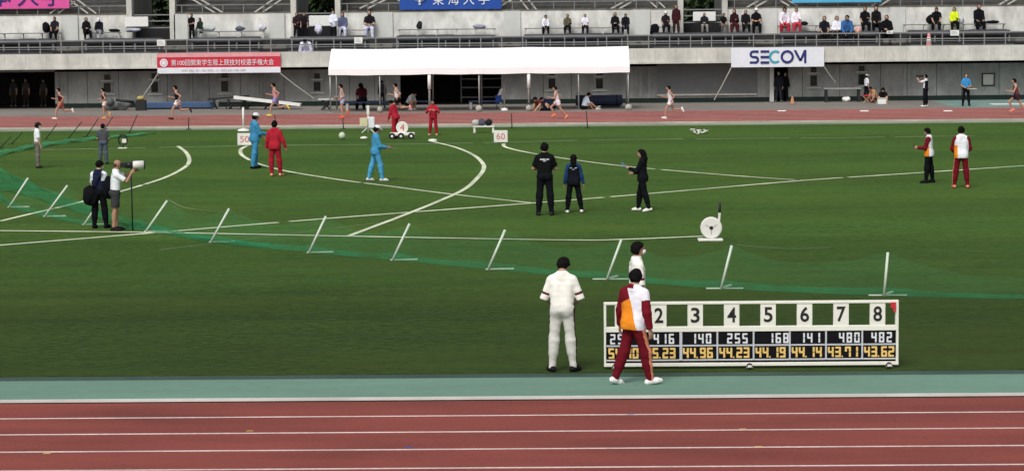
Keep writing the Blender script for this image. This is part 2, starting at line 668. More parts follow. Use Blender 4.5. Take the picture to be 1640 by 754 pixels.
mb.box(x, SX1, YW - .012, YW - .002, .004, .24)
pieces('skirting', mb, M_greenbase, st)
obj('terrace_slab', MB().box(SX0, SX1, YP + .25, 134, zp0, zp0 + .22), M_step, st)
mb = MB().box(SX0, SX1, YP, YP + .25, zp0, zp1)
mb.box(SX0, SX1, YP - .05, YP - .002, zp0, zp0 + .12)
par = obj('parapet', mb, M_par, st)
mb = MB()
for k in range(60):
    xx = xat(-60 + k * 33.6, YP, 95)
    mb.box(xx - .006, xx + .006, YP - .004, YP - .001, zp0 + .13, zp1 - .02)
pieces('joint', mb, M_wall, par)
# wall joints / pilasters
mb = MB()
for px in (92, 105, 300, 306, 413, 418, 1012, 1026, 1040, 1216, 1230, 1449, 1456):
    xx = X(px)
    mb.box(xx - .09, xx + .09, YW - .05, YW - .003, .245, zp0 - .175)
pieces('pilaster', mb, concrete('pilaster_concrete', (.30, .305, .295)), st)
mb = MB()
for px in (140, 190, 268, 335, 385, 455, 560, 600, 870, 915, 1285, 1345, 1410, 1500, 1540, 1600):
    xx = X(px)
    mb.box(xx - .012, xx + .012, YW - .004, YW - .001, .245, zp0 - .175)
pieces('wall_joint', mb, M_dark, st)
# slot windows
for px, pt, pb in ((172, 133, 148), (248, 131, 148), (360, 130, 147), (508, 131, 146), (884, 126, 142), (960, 126, 142), (1303, 121, 138), (1380, 119, 136)):
    a, b = atY(px - 5.5, pb, YW), atY(px + 5.5, pt, YW)
    w = obj('window', MB().box(a[0], b[0], YW - .02, YW - .004, a[2], b[2]), M_glass, st)
    mb = MB()
    for q in ((a[0] - .07, a[0], a[2] - .07, b[2] + .07), (b[0], b[0] + .07, a[2] - .07, b[2] + .07), (a[0], b[0], b[2], b[2] + .07), (a[0], b[0], a[2] - .07, a[2])):
        mb.box(q[0], q[1], YW - .05, YW - .003, q[2], q[3])
    obj('frame', mb, M_wall, w)
    obj('sill', MB().box(a[0] - .2, b[0] + .2, YW - .11, YW - .06, a[2] - .13, a[2] - .075), M_par, w)
    obj('vent', MB().box(a[0] + .03, b[0] - .03, YW - .02, YW - .004, b[2] + .16, b[2] + .42), M_glass, st)
    obj('ledge', MB().box(a[0] - .12, b[0] + .12, YW - .09, YW - .004, b[2] + .085, b[2] + .14), M_par, st)
# roller shutter and its pale sill
xa, xb = X(1052), X(1212)
mb = MB()
for k in range(28):
    z = .42 + k * .055
    mb.box(xa, xb, YW - .03, YW - .003, z, z + .049)
sh = obj('roller_shutter', mb, M_shut, st)
obj('sill', MB().box(xa, xb, YW - .10, YW - .035, .36, .44), M_par, sh)
obj('door', MB().box(X(1232), X(1238.5), YW - .35, YW - .03, .02, 1.95), M_panel, st)
# notice on the wall
a, b = atY(1574, 136, YW), atY(1591, 119, YW)
o = obj('notice_board', MB().box(a[0], b[0], YW - .06, YW - .01, a[2], b[2]), mat('pale_board', (.52, .52, .48), var=.05), st)
mb = MB()
for q in ((a[0] - .06, a[0], a[2] - .06, b[2] + .06), (b[0], b[0] + .06, a[2] - .06, b[2] + .06), (a[0], b[0], b[2], b[2] + .06), (a[0], b[0], a[2] - .06, a[2])):
    mb.box(q[0], q[1], YW - .08, YW - .01, q[2], q[3])
obj('frame', mb, M_dark, o)

# lower terraces
zA = zp0 + .225
zB, zC = 2.95, 3.40
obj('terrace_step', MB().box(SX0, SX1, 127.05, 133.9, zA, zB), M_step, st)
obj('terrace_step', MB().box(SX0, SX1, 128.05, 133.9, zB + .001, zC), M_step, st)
YB = 129.75                     # back wall
zU = atY(820, 17.5, YB)[2]
gaps = [(207, 276), (470, 541), (1090, 1161)]
solid = []
x = SX0
for a, b in gaps:
    solid.append((x, xat(a, YB, 30)))
    x = xat(b, YB, 30)
solid.append((x, SX1))
mbw, mbk = MB(), MB()
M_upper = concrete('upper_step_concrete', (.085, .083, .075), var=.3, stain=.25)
for a, b in solid:
    mbw.box(a, b, YB, YB + .25, zC + .001, zU)
    mbk.box(a, b, YB - .03, YB + .25, zU + .001, zU + .06)
    mbu = MB()
    for r in range(7):
        y0 = YB + .26 + r * .85
        mbu.box(a, b, y0, YB + 6.5, zU - .3 + r * .42 + .001, zU + .12 + r * .42)
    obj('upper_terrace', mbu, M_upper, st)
pieces('back_wall', mbw, M_back, st)
pieces('coping', mbk, M_aisle, st)
mbp, mbs = MB(), MB()
for a, b in gaps:
    for px, sg in ((a, 1), (b, -1)):
        xx = xat(px, YB - .1, 30)
        mbp.box(xx - .14, xx + .14, YB - .12, YB + .5, zC + .002, 8.2)
        mbs.box(xx - .12, xx + .12, YB + .5, YB + 6.5, zC + .002, 7.6)
pieces('pillar', mbp, M_par, st)
pieces('passage_wall', mbs, concrete('passage_concrete', (.20, .20, .19)), st)
# pale concrete panels in the back wall and the aisles in front of them
aisles = [112, 283, 443, 614, 820, 1027, 1232, 1437, 1650, -60]
mb = MB()
for px, w in ((112, 26), (290, 22), (443, 26), (614, 30), (820, 27), (1027, 28), (1232, 25), (1437, 25)):
    xa, xb = xat(px - w / 2, YB, 35), xat(px + w / 2, YB, 35)
    mb.box(xa, xb, YB - .12, YB - .002, zC + .002, zU - .02)
pieces('wall_panel', mb, M_panel, st)
mb, mbd = MB(), MB()
for px in aisles:
    xa, xb = xat(px - 22, 127, 70), xat(px + 14, 127, 70)
    mb.box(xa, xb, 126.55, 127.04, zA + .001, zA + .2)
    mb.box(xa, xb, 127.06, 127.55, zB + .001, zB + .21)
    mb.box(xa, xb, 126.1, 126.54, zA + .001, zA + .08)
    xm = (xa + xb) / 2
    for yy, zz in ((126.55, zA + .203), (127.06, zB + .213)):
        mbd.box(xm - .1, xm + .1, yy, yy + .2, zz - .1, zz)
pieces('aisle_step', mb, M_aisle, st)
pieces('step_mark', mbd, M_line, st)
# bench rows between the aisles
ax = sorted(xat(p - 4, 127, 70) for p in aisles)
ax = [SX0 + .8] + ax + [SX1 - .8]
gx = [(xat(a, YB, 40), xat(b, YB, 40)) for a, b in gaps]
for i in range(len(ax) - 1):
    a, b = ax[i] + .75, ax[i + 1] - .75
    if b - a < 1:
        continue
    for (y, z, mm) in ((126.45, zA, M_seat), (127.45, zB, M_seat)):
        bn = obj('bench', MB().box(a, b, y, y + .34, z + .36, z + .41), mm, st)
        mbl = MB()
        k = int((b - a) / 1.15)
        for j in range(k + 1):
            xx = a + .1 + (b - a - .2) * j / max(1, k)
            mbl.box(xx - .03, xx + .03, y + .04, y + .3, z + .002, z + .358)
        pieces('support', mbl, M_rail, bn)
        obj('backrest', MB().box(a, b, y + .345, y + .38, z + .40, z + .60), M_seatlight, bn)
    # rear bench, interrupted at the passages
    cuts = [(a, b)]
    for g0, g1 in gx:
        nc = []
        for c0, c1 in cuts:
            if g1 < c0 or g0 > c1:
                nc.append((c0, c1))
            else:
                if g0 - .4 - c0 > .6:
                    nc.append((c0, g0 - .4))
                if c1 - g1 - .4 > .6:
                    nc.append((g1 + .4, c1))
        cuts = nc
    for c0, c1 in cuts:
        y, z = 129.1, zC
        bn = obj('bench', MB().box(c0, c1, y, y + .36, z + .40, z + .45), M_rail, st)
        mbl, mbr = MB(), MB()
        k = max(1, int((c1 - c0) / 1.0))
        for j in range(k + 1):
            xx = c0 + .06 + (c1 - c0 - .12) * j / k
            mbl.box(xx - .035, xx + .035, y + .03, y + .33, z + .002, z + .398)
            if j < k and (i * 3 + j) % 5 < 3:
                xn = c0 + .06 + (c1 - c0 - .12) * (j + 1) / k
                mbr.box(xx + .06, xn - .06, 128.12, 128.17, z + .002, z + .17)
        pieces('support', mbl, M_par, bn)
        if mbr.v:
            pieces('kick_board', mbr, M_dark, bn)
# front railing
zr = atY(820, 59.0, YP + .1)[2]
mb = MB()
yr = YP + .1
for z, r in ((zr, .032), (zr - .31, .028), (zr - .42, .016)):
    mb.bar((SX0, yr, z), (SX1, yr, z), r * 2)
ra = obj('railing', mb, M_rail, st)
k = 0
for px in np.arange(-70, 1710, 33.6):
    xx = xat(px, yr, 75)
    if SX0 < xx < SX1:
        mbp = MB().box(xx - .025, xx + .025, yr - .045, yr + .045, zp1 - .14, zr - .034)
        obj('post', mbp, M_rail, ra)
# upper seats: dark benches with a grey riser, and the pale handrails of the stairs
for a, b in solid:
    n = max(1, int((b - a) / 6.4))
    for j in range(n):
        xa, xb = a + (b - a) * j / n + .7, a + (b - a) * (j + 1) / n - .7
        for r in range(3):
            y0 = YB + .42 + r * .85
            z0 = zU + .122 + r * .42
            bn = obj('bench', MB().box(xa, xb, y0, y0 + .34, z0 + .30, z0 + .36), M_seat, st)
            obj('riser', MB().box(xa, xb, y0 + .06, y0 + .10, z0 + .11, z0 + .17), M_seatlight, bn)
mbh = MB()
yh = YB + .12
for (x0, y0, x1, y1) in ((108, -2, 141, 22), (306, -2, 346, 22), (634, -2, 668, 20), (830, -4, 847, 17), (1036, -2, 1052, 13), (1238, -6, 1264, 10),
                         (80, 22, 107, 3), (405, 22, 440, -2), (576, 14, 612, -4), (772, 20, 810, -2), (972, 18, 1012, -4), (1193, 14, 1228, -6), (1393, 12, 1420, -6), (1580, 20, 1624, -6)):
    for dx in (0, 13):
        p, q = atY(x0 + dx, y0, yh), atY(x1 + dx, y1, yh)
        mbh.bar(p, q, .07)
pieces('stair_rail', mbh, M_metalw, st)
mbh = MB()
for a, b in solid:
    mbh.bar((a, YB + .05, zU + .45), (b, YB + .05, zU + .45), .045)
    for j in range(int((b - a) / 1.08)):
        xx = a + .5 + j * 1.08
        mbh.box(xx - .02, xx + .02, YB + .03, YB + .07, zU + .061, zU + .428)
obj('upper_railing', mbh, M_rail, st)
# cross rails, boards in the passages
for i, ((a, b), wx) in enumerate(zip(gaps, ((200, 237, 27, 43), (495, 531, 25, 42), (1110, 1146, 19, 34)))):
    xa, xb = xat(a, YB, 30), xat(b, YB, 30)
    mbh = MB()
    for z in (4.05, 4.40, 4.72):
        mbh.bar((xa + .13, YB + .1, z), (xb - .13, YB + .1, z), .06)
    pieces('passage_rail', mbh, M_rail, st)
    obj('passage_floor', MB().box(xa + .13, xb - .13, YB + 1.2, YB + 1.35, zC + .002, 4.15), M_dark, st)
    p, q = atY(wx[0], wx[3], YB - .2), atY(wx[1], wx[2], YB - .2)
    bl = MB().box(p[0], q[0], YB - .2, YB - .16, p[2], q[2])
    lab = ('plain white board tied across the leftmost stand passage between two pillars', 'plain white board on the rail of the second stand passage, behind standing spectators',
           'plain white board on the rail of the passage right of centre, between two pillars')[i]
    o = thing('white_board', ((p[0] + q[0]) / 2, YB - .18, p[2]), lab, 'board')
    obj('panel', bl, M_white, o)
    mbh = MB()
    for xx in (p[0] + .15, q[0] - .15):
        mbh.bar((xx, YB - .14, p[2] + .2), (xx, YB + .08, p[2] + .2), .02)
    pieces('tie', mbh, M_rail, o)

# notices on the front railing
for px, py, w, h, lab in ((258, 69, 13, 10, 'small white notice on the railing above the left end of the red banner'), (574, 65, 13, 10, 'small white notice on the railing just above the left part of the tent roof'),
                          (1425, 52, 10, 5, 'narrow white notice on the upper rail in front of a seated dark spectator'), (1529, 53, 14, 9, 'small white notice on the railing below the spectator in neon yellow')):
    p, q = atY(px - w / 2, py + h / 2, yr - .06), atY(px + w / 2, py - h / 2, yr - .06)
    o = thing('notice', ((p[0] + q[0]) / 2, yr - .06, p[2]), lab, 'notice')
    obj('panel', MB().box(p[0], q[0], yr - .075, yr - .06, p[2], q[2]), M_white, o)
    mbt = MB()
    for k in range(3):
        z = p[2] + (q[2] - p[2]) * (.25 + .22 * k)
        mbt.box(p[0] + .05, q[0] - .05 - .05 * k, yr - .079, yr - .076, z, z + .018)
    obj('writing', mbt, M_rail, o)

# ------------------------------------------------------------------ banners
M_bred = mat('banner_red', (.56, .028, .055), rough=.6, var=.08, scale=3)
M_bpale = mat('banner_pink_white', (.72, .33, .35), rough=.6, var=.10, scale=3)
M_bwhite = mat('banner_white', (.74, .76, .82), rough=.6, var=.05, scale=3)
M_navy = mat('navy_lettering', (.02, .025, .16), rough=.6, var=.1)
M_teal_l = mat('teal_lettering', (.05, .36, .46), rough=.6, var=.1)
M_pink = mat('banner_pink', (.72, .10, .36), rough=.6, var=.08, scale=3)
M_blue = mat('banner_blue', (.018, .075, .36), rough=.6, var=.10, scale=3)
M_cyan = mat('banner_cyan', (.09, .42, .68), rough=.6, var=.06, scale=3)


def sheet(p0, p1, y, wav=.012, nx=48, nz=6, seed=0, th=.012):
    """a hanging cloth with a little ripple"""
    mb = MB()
    rr = random.Random(seed)
    ph = rr.uniform(0, 6)
    for s in (0, 1):
        for j in range(nz + 1):
            for i in range(nx + 1):
                u, v = i / nx, j / nz
                x = p0[0] + (p1[0] - p0[0]) * u
                z = p0[2] + (p1[2] - p0[2]) * v
                yy = y + wav * (math.sin(u * 23 + ph) + .6 * math.sin(u * 47 + 2 * v + ph)) * (1 - .5 * v) + s * th
                mb.v.append((x, yy, z))
    n = (nx + 1) * (nz + 1)
    for j in range(nz):
        for i in range(nx):
            a = j * (nx + 1) + i
            mb.f.append((a, a + 1, a + nx + 2, a + nx + 1))
            mb.f.append((n + a, n + a + nx + 1, n + a + nx + 2, n + a + 1))
    for i in range(nx):
        for j in (0, nz):
            a = j * (nx + 1) + i
            mb.f.append((a, n + a, n + a + 1, a + 1) if j == 0 else (a, a + 1, n + a + 1, n + a))
    for j in range(nz):
        for i in (0, nx):
            a = j * (nx + 1) + i
            b = a + nx + 1
            mb.f.append((a, b, n + b, n + a) if i == 0 else (a, n + a, n + b, b))
    return mb


YBN = YP - .12


def banner(px0, px1, pt, pb, Y, m, label, seed, name='banner'):
    # corners: (px0,pb) (px1,pt) corrected for the roll
    s = .0105 * (px1 - px0) / 2
    p = atY(px0, pb + s, Y)
    q = atY(px1, pt - s, Y)
    o = thing(name, ((p[0] + q[0]) / 2, Y, p[2]), label, 'banner')
    obj('sheet', sheet(p, q, Y, seed=seed), m, o)
    return o, p, q


# red championship banner: pale top strip, red middle with white words, white foot
bn, p, q = banner(252, 449, 85, 117.5, YBN, M_bred, 'long red and white championship banner with Japanese lettering on the parapet left of the tent', 1)
h = q[2] - p[2]
obj('top_strip', sheet((p[0] + .01, 0, q[2] - h * .20), (q[0] - .01, 0, q[2] - .01), YBN - .016, seed=1, nz=2), M_bpale, bn)
obj('foot_strip', sheet((p[0] + .01, 0, p[2] + .01), (q[0] - .01, 0, p[2] + h * .29), YBN - .016, seed=1, nz=2), M_bwhite, bn)
tw = q[0] - p[0]
obj('lettering', shift(text_mesh('第100回関東学生陸上競技対校選手権大会', tw * .83, h * .30), p[0] + tw * .115, YBN - .036, p[2] + h * .385), M_bwhite, bn)
mb = MB()
mb.lathe((p[0] + tw * .055, YBN - .04, p[2] + h * .53), [(h * .20, 0), (h * .20, .008)], axis='y', seg=24)
em = obj('emblem', mb, M_bwhite, bn)
mb = MB()
for k in range(24):
    a0, a1 = 2 * math.pi * k / 24, 2 * math.pi * (k + 1) / 24
    c = (p[0] + tw * .055, p[2] + h * .53)
    mb.quad(*[(c[0] + r * math.cos(a), YBN - .043, c[1] + r * math.sin(a)) for r, a in ((h * .10, a0), (h * .10, a1), (h * .14, a1), (h * .14, a0))])
obj('ring', mb, M_bpale, em)
obj('small_print', shift(text_mesh('関東学生陸上競技連盟', tw * .52, h * .10), p[0] + tw * .20, YBN - .036, p[2] + h * .10), mat('pale_print', (.55, .42, .46)), bn)
P_red = (p, q)
# white sponsor banner
bn, p, q = banner(1171, 1320, 76.5, 107.5, YBN, M_bwhite, 'white banner with navy and teal capital letters on the parapet right of the tent', 2)
P_sec = (p, q)
h = q[2] - p[2]
tw = q[0] - p[0]


def stroke_letters():
    n, t = MB(), MB()
    H = h * .68
    W = tw * .605
    x0, z0 = p[0] + tw * .20, p[2] + h * .18
    th = H * .17
    y = YBN - .036

    def rect(mb, a, b, c, d):
        mb.quad((x0 + a, y, z0 + c), (x0 + b, y, z0 + c), (x0 + b, y, z0 + d), (x0 + a, y, z0 + d))

    def arc(mb, cx, cz, r, a0, a1, n_=20, sx=1.0):
        for k in range(n_):
            A, B = R(a0 + (a1 - a0) * k / n_), R(a0 + (a1 - a0) * (k + 1) / n_)
            mb.quad(*[(x0 + cx + sx * rr * math.cos(a), y, z0 + cz + rr * math.sin(a)) for rr, a in ((r - th, A), (r, A), (r, B), (r - th, B))])

    lw = W * .155
    m = H / 2
    # S
    rect(n, m * .55, lw, H - th, H)
    arc(n, m * .55, H - (m + th / 2) / 2, (m + th / 2) / 2, 90, 270)
    rect(n, m * .55, lw * .62, m - th / 2, m + th / 2)
    arc(n, lw * .62, (m + th / 2) / 2, (m + th / 2) / 2, -90, 90)
    rect(n, 0, lw * .62, 0, th)
    # E of three bars
    e0 = W * .19
    for zz in (0, m - th / 2, H - th):
        rect(n, e0, e0 + lw * 1.0, zz, zz + th)
    # C
    arc(t, W * .455, m, m, 50, 310)
    # O
    arc(n, W * .665, m, m, 0, 360, 32)
    # M
    for a, b, c, d in ((.80, .90, H, .18 * H), (.90, .985, .18 * H, H)):
        xa, xb = W * a, W * b
        hw = th * .55
        n.quad((x0 + xa - hw, y - .002, z0 + c), (x0 + xa + hw, y - .002, z0 + c), (x0 + xb + hw, y - .002, z0 + d), (x0 + xb - hw, y - .002, z0 + d))
    rect(n, W * .965, W * .965 + th, 0, H)
    return n, t


n_, t_ = stroke_letters()
obj('lettering', n_, M_navy, bn)
obj('teal_letter', t_, M_teal_l, bn)
# hung from the upper tier: pink, royal blue and sky blue
YBU = YB - .10
bn, p, q = banner(-60, 110, -28, 14.5, YBU, M_pink, 'pink banner with navy Japanese characters hung from the upper tier at far left', 3)
h = q[2] - p[2]
tw = q[0] - p[0]
for k, ch in enumerate('日本大学'):
    cx = xat((-60, -16, 28, 68)[k], YBU, 5)
    obj('character', shift(text_mesh(ch, 1.12, 1.12), cx, YBU - .03, p[2] + .14), M_navy, bn)
bn, p, q = banner(640, 803, -30, 15.5, YBU, M_blue, 'royal blue banner with white Japanese characters hung from the upper tier above the tent', 4)
for k, ch in enumerate('東海大学'):
    cx = xat(693 + k * 24.5, YBU, 5)
    obj('character', shift(text_mesh(ch, .58, .62), cx, YBU - .03, p[2] + .24), M_bwhite, bn)
mb = MB()
c = atY(672, 0, YBU - .03)
for k in range(7):
    a = math.pi * k / 6
    mb.bar((c[0], YBU - .03, c[2] - .15), (c[0] + .32 * math.cos(a), YBU - .03, c[2] + .02 + .3 * math.sin(a)), .09, .01)
mb.box(c[0] - .05, c[0] + .05, YBU - .04, YBU - .03, c[2] - .26, c[2] - .1)
obj('emblem', mb, M_bwhite, bn)
banner(1268, 1412, -30, 4.5, YBU, M_cyan, 'sky blue banner hung from the upper tier above the sponsor banner', 5)

# ropes that stay the lower banners to the ground
M_rope = mat('pale_rope', (.46, .45, .40), rough=.8, var=.1)
for px0, py0, px1, py1, lab in ((254, 117, 226, 159, 'pale stay rope slanting from the left end of the red banner'), (449, 118, 503, 158, 'pale stay rope slanting down from the right end of the red banner'),
                                (1172, 107, 1144, 160, 'pale stay rope slanting from the left end of the white lettered banner'), (1319, 106, 1338, 132, 'pale stay rope at the right end of the white lettered banner')):
    a = atY(px0, py0, YBN - .03)
    b = atY(px1, py1, 125.9)
    o = obj('stay_rope', MB().tube([a, (np.array(a) + b) / 2 - np.array([0, 0, .03]), b], .028, 6), M_rope, None, b)
    tag(o, lab, 'rope', 'ropes staying the banners')
# sand weight at the rope foot
# ------------------------------------------------------------------ the tent
M_canvas = mat('tent_canvas', (.86, .86, .86), rough=.7, var=.03, scale=2)
M_pole = mat('tent_pole', (.34, .35, .34), rough=.4, var=.1, metal=.3)
YT0, YT1 = 119.2, 122.8
zE = atY(767, 118.5, YT0)[2]
zRg = atY(767, 76.5, (YT0 + YT1) / 2)[2]
xa, xb = xat(526, YT0, 118), xat(1008.5, YT0, 115)
tent = thing('event_tent', ((xa + xb) / 2, YT0, 0), 'long white canvas event tent on grey poles in front of the stand wall', 'tent')
mb = MB()
NX = 60
prof = [(YT0 - .03, zE), (YT0, zE + .30), (YT0 + .6, zE + .30 + (zRg - zE - .3) * .34), ((YT0 + YT1) / 2, zRg), (YT1 - .6, zE + .30 + (zRg - zE - .3) * .34), (YT1, zE + .30), (YT1 + .03, zE)]
for i in range(NX + 1):
    u = i / NX
    sag = -.06 * abs(math.sin(u * math.pi * 3)) ** 1.0
    for j, (y, z) in enumerate(prof):
        k = 1 if j in (2, 3, 4) else .3
        scal = .008 * math.sin(u * 41) if j in (0, 6) else 0
        mb.v.append((xa + (xb - xa) * u, y + scal * .5, z + sag * k * (.5 if j == 3 else 1) + scal))
for i in range(NX):
    for j in range(6):
        a = i * 7 + j
        mb.f.append((a, a + 7, a + 8, a + 1))
mb.f.append(tuple(range(7)))
mb.f.append(tuple(NX * 7 + j for j in reversed(range(7))))
obj('canopy', mb, M_canvas, tent)
mb = MB()
for u in (.001, 1 / 3, 2 / 3, .999):
    x = xa + (xb - xa) * u
    mb.bar((x, YT0 + .03, zE + .25), (x, (YT0 + YT1) / 2, zRg - .1), .04)
    mb.bar((x, YT1 - .03, zE + .25), (x, (YT0 + YT1) / 2, zRg - .1), .04)
mb.bar((xa, YT0 + .04, zE + .22), (xb, YT0 + .04, zE + .22), .04)
mb.bar((xa, YT1 - .04, zE + .22), (xb, YT1 - .04, zE + .22), .04)
obj('roof_frame', mb, M_pole, tent)
for j in range(7):
    x = xa + .07 + (xb - xa - .14) * j / 6
    for y in (YT0 + .06, YT1 - .06):
        big = j in (2, 4) and y < 121
        lg = obj('leg', MB().tube([(x, y, .03), (x, y, zE + .2)], .055 if big else .035, 10), M_pole, tent, smooth=True)
        obj('foot_plate', MB().box(x - .1, x + .1, y - .1, y + .1, .004, .03), M_pole, lg)
        if big:
            obj('wrapping', MB().tube([(x, y, zE - .72), (x, y, zE - .02)], .085, 10), M_white, lg, smooth=True)
M_bucket = mat('weight_white', (.42, .40, .36), rough=.6, var=.15)
for k, j in enumerate((1, 3, 4, 6)):
    x = xa + .07 + (xb - xa - .14) * j / 6
    o = thing('tent_weight', (x, YT0 - .16, .004), ('pale weight bag at the foot of the second tent pole from the left', 'pale weight bag at the foot of the middle tent pole', 'pale weight bag at the foot of the wrapped pole right of the tent middle', 'pale weight bag at the foot of the rightmost tent pole')[k], 'weight')
    obj('bag', MB().blob((x, YT0 - .2, .15), (.15, .13, .15), seed=k, rough=.12), M_bucket, o, smooth=True)
    obj('strap', MB().tube([(x - .06, YT0 - .2, .33), (x, YT0 - .1, .40), (x + .06, YT0 - .2, .33)], .015, 6), M_dark, o)

# a standing pole with a rolled white sheet, on its own foot, at the right third of the tent
p = at(808, 177)
o = thing('banner_stand', p, 'thin grey pole with a round white foot standing under the tent eave', 'pole')
obj('pole', MB().tube([(p[0], p[1], .08), (p[0], p[1], 1.75)], .045, 8), M_pole, o, smooth=True)
obj('foot', MB().lathe((p[0], p[1], .004), [(.16, 0), (.16, .07), (.08, .12)], seg=16), M_white, o, smooth=True)
p2 = at(801, 176)
o = thing('leaning_flag', p2, 'small flag with white top and blue cloth leaning beside the tent pole', 'flag')
obj('stick', MB().tube([(p2[0] - .2, p2[1], .02), (p2[0] + .02, p2[1], 1.05)], .018, 6), M_dark, o)
obj('cloth', MB().box(p2[0] - .22, p2[0] + .06, p2[1] - .05, p2[1] - .02, .35, .72), M_blue, o)
obj('upper_cloth', MB().quad((p2[0] - .12, p2[1] - .055, .70), (p2[0] + .06, p2[1] - .055, .73), (p2[0] + .16, p2[1] - .055, 1.05), (p2[0] + .02, p2[1] - .055, 1.02)), M_white, o)

# ------------------------------------------------------------------ things along the far wall
M_bbench = mat('bench_blue', (.05, .085, .20), rough=.5, var=.12)
M_bmat = mat('mat_blue', (.05, .095, .19), rough=.6, var=.15)
M_greymat = mat('grey_canvas', (.14, .15, .15), rough=.8, var=.3, scale=3)


def bench(px0, px1, py, Y, label, m=M_bbench, h=.42, d=.38, group='benches under the tent', lm=None):
    a, b = xat(px0, Y, py), xat(px1, Y, py)
    o = thing('bench', ((a + b) / 2, Y, .003), label, 'bench', group)
    obj('seat', MB().box(a, b, Y, Y + d, h - .07, h), m, o, bevel=.01)
    for x in (a + .12, b - .12):
        obj('leg', MB().box(x - .06, x + .06, Y + .03, Y + d - .03, .003, h - .072), lm or M_white, o)
    return o


bench(552, 634, 168, 121.6, 'blue bench with white legs under the left end of the tent')
bench(655, 692, 165, 121.9, 'short blue bench behind the red official under the tent')
bench(750, 806, 165, 121.4, 'blue bench with white legs at the middle of the tent, before the dark store')
o = thing('storage_shelf', (xat(770, 129.5, 140), 129.5, .013), 'grey metal storage shelf in the dark store behind the tent', 'shelf')
x0_, x1_ = xat(738, 129.5, 140), xat(806, 129.5, 140)
for z in (.25, .75, 1.2, 1.6):
    obj('shelf_board', MB().box(x0_, x1_, 129.3, 129.8, z, z + .06), M_rail, o)
for x in (x0_ + .03, (x0_ + x1_) / 2, x1_ - .03):
    obj('upright', MB().box(x - .03, x + .03, 129.26, 129.298, .013, 1.72), M_rail, o)
# stacked blue roll mat under the tent right
a, b = at(920, 168), at(997, 166)
a[1] = b[1] = 122.3
xa2, xb2 = xat(922, 122.3, 160), xat(997, 122.3, 160)
o = thing('rolled_mat', ((xa2 + xb2) / 2, 122.3, .003), 'dark blue rolled mat lying beneath the right part of the tent', 'mat')
obj('roll', MB().tube([(xa2, 122.5, .36), ((xa2 + xb2) / 2, 122.5, .35), (xb2, 122.5, .36)], .26, 20), mat('mat_navy', (.030, .042, .085), rough=.6, var=.15), o, smooth=True)
mb = MB()
for x in (xa2 + .25, xb2 - .3):
    mb.tube([(x, 122.5, .36), (x + .05, 122.5, .36)], .268, 20)
obj('strap', mb, M_dark, o, smooth=True)
obj('cradle', MB().box(xa2 + .1, xb2 - .1, 122.32, 122.7, .004, .09), M_dark, o)
# grey bench slab at the wall right
Yb = 125.7
o = bench(1320, 1380, 152, Yb, 'long grey bench against the wall below a slot window', m=M_wall, h=.72, d=.5, group=None, lm=M_dark)
# narrow table left of tent
Yb = 122.0
a, b = xat(509, Yb, 158), xat(534, Yb, 158)
o = thing('folding_table', ((a + b) / 2, Yb, .003), 'small grey folding table with dark crossed legs left of the tent', 'table')
obj('tabletop', MB().box(a, b, Yb, Yb + .6, .50, .56), M_par, o, bevel=.01)
for x0, x1 in ((a + .15, a + .55), (b - .15, b - .55)):
    obj('leg', MB().bar((x0, Yb + .1, .005), (x1, Yb + .1, .5), .06), M_dark, o)
    obj('leg', MB().bar((x1, Yb + .5, .005), (x0, Yb + .5, .5), .06), M_dark, o)
# left: bagged equipment, blue beam, dark trestle with a tilted pale board
Ye = 124.6
a, b = xat(222, Ye, 170), xat(345, Ye, 170)
o = thing('blue_beam', ((a + b) / 2, Ye, .003), 'long blue padded beam with white ends lying along the stand wall', 'beam')
obj('pad', MB().box(a, b, Ye, Ye + .35, .06, .36), M_bmat, o, bevel=.04)
for x in (a - .12, b + .01):
    obj('end_cap', MB().box(x, x + .11, Ye - .02, Ye + .37, .04, .40), M_white, o, bevel=.03)
obj('base', MB().box(a + .2, b - .2, Ye + .05, Ye + .3, .004, .058), M_dark, o)
Ye = 124.0
a, b = xat(332, Ye, 165), xat(398, Ye, 165)
o = thing('trestle', ((a + b) / 2, Ye, .003), 'low black trestle frame against the wall behind the pale tilted board', 'trestle')
obj('top', MB().bar((a, Ye + .3, .50), (b, Ye + .3, .66), .4, .08), M_dark, o)
for t in (.15, .5, .85):
    x = a + (b - a) * t
    obj('leg', MB().bar((x - .12, Ye + .15, .005), (x + .08, Ye + .15, .5), .06), M_dark, o)
    obj('leg', MB().bar((x + .12, Ye + .45, .005), (x - .08, Ye + .45, .5), .06), M_dark, o)
p, q = atY(376, 156, 123.5), atY(482, 168, 123.5)
o = thing('tilted_board', ((p[0] + q[0]) / 2, 123.5, .003), 'long pale board sloping down to the ground beside the black trestle', 'board')
obj('plank', MB().bar((p[0], 123.5, p[2]), (q[0], 123.5, q[2]), .8, .12), M_par, o)
obj('trim', MB().bar((p[0], 123.06, p[2] + .02), (q[0], 123.06, q[2] + .02), .03, .16), M_white, o)
obj('prop', MB().bar(((p[0] * .8 + q[0] * .2), 123.5, .005), (p[0] * .85 + q[0] * .15, 123.5, p[2] - .12), .1), M_dark, o)
p = at(412, 170)
o = thing('hurdle_frame', (p[0], 124.2, .003), 'dark low frame lying under the pale tilted board', 'frame')
mb = MB()
for k in range(4):
    mb.bar((p[0] - 1.0 + k * .9, 124.0, .005), (p[0] - .8 + k * .9, 124.3, .30), .06)
mb.bar((p[0] - 1.1, 124.25, .22), (p[0] + 2.2, 124.25, .17), .07)
obj('bars', mb, M_dark, o)
p = at(205, 172)
o = thing('equipment_pile', (p[0], 123.8, .003), 'grey covered pile of equipment against the wall left of the blue beam', 'equipment')
obj('cover', MB().blob((p[0], 124.0, .27), (.62, .35, .30), 3, .16, 20, 12), M_greymat, o, smooth=True)
obj('bag', MB().blob((p[0] - .25, 123.7, .46), (.24, .2, .2), 5, .15), mat('grey_bag', (.09, .10, .10), var=.3), o, smooth=True)
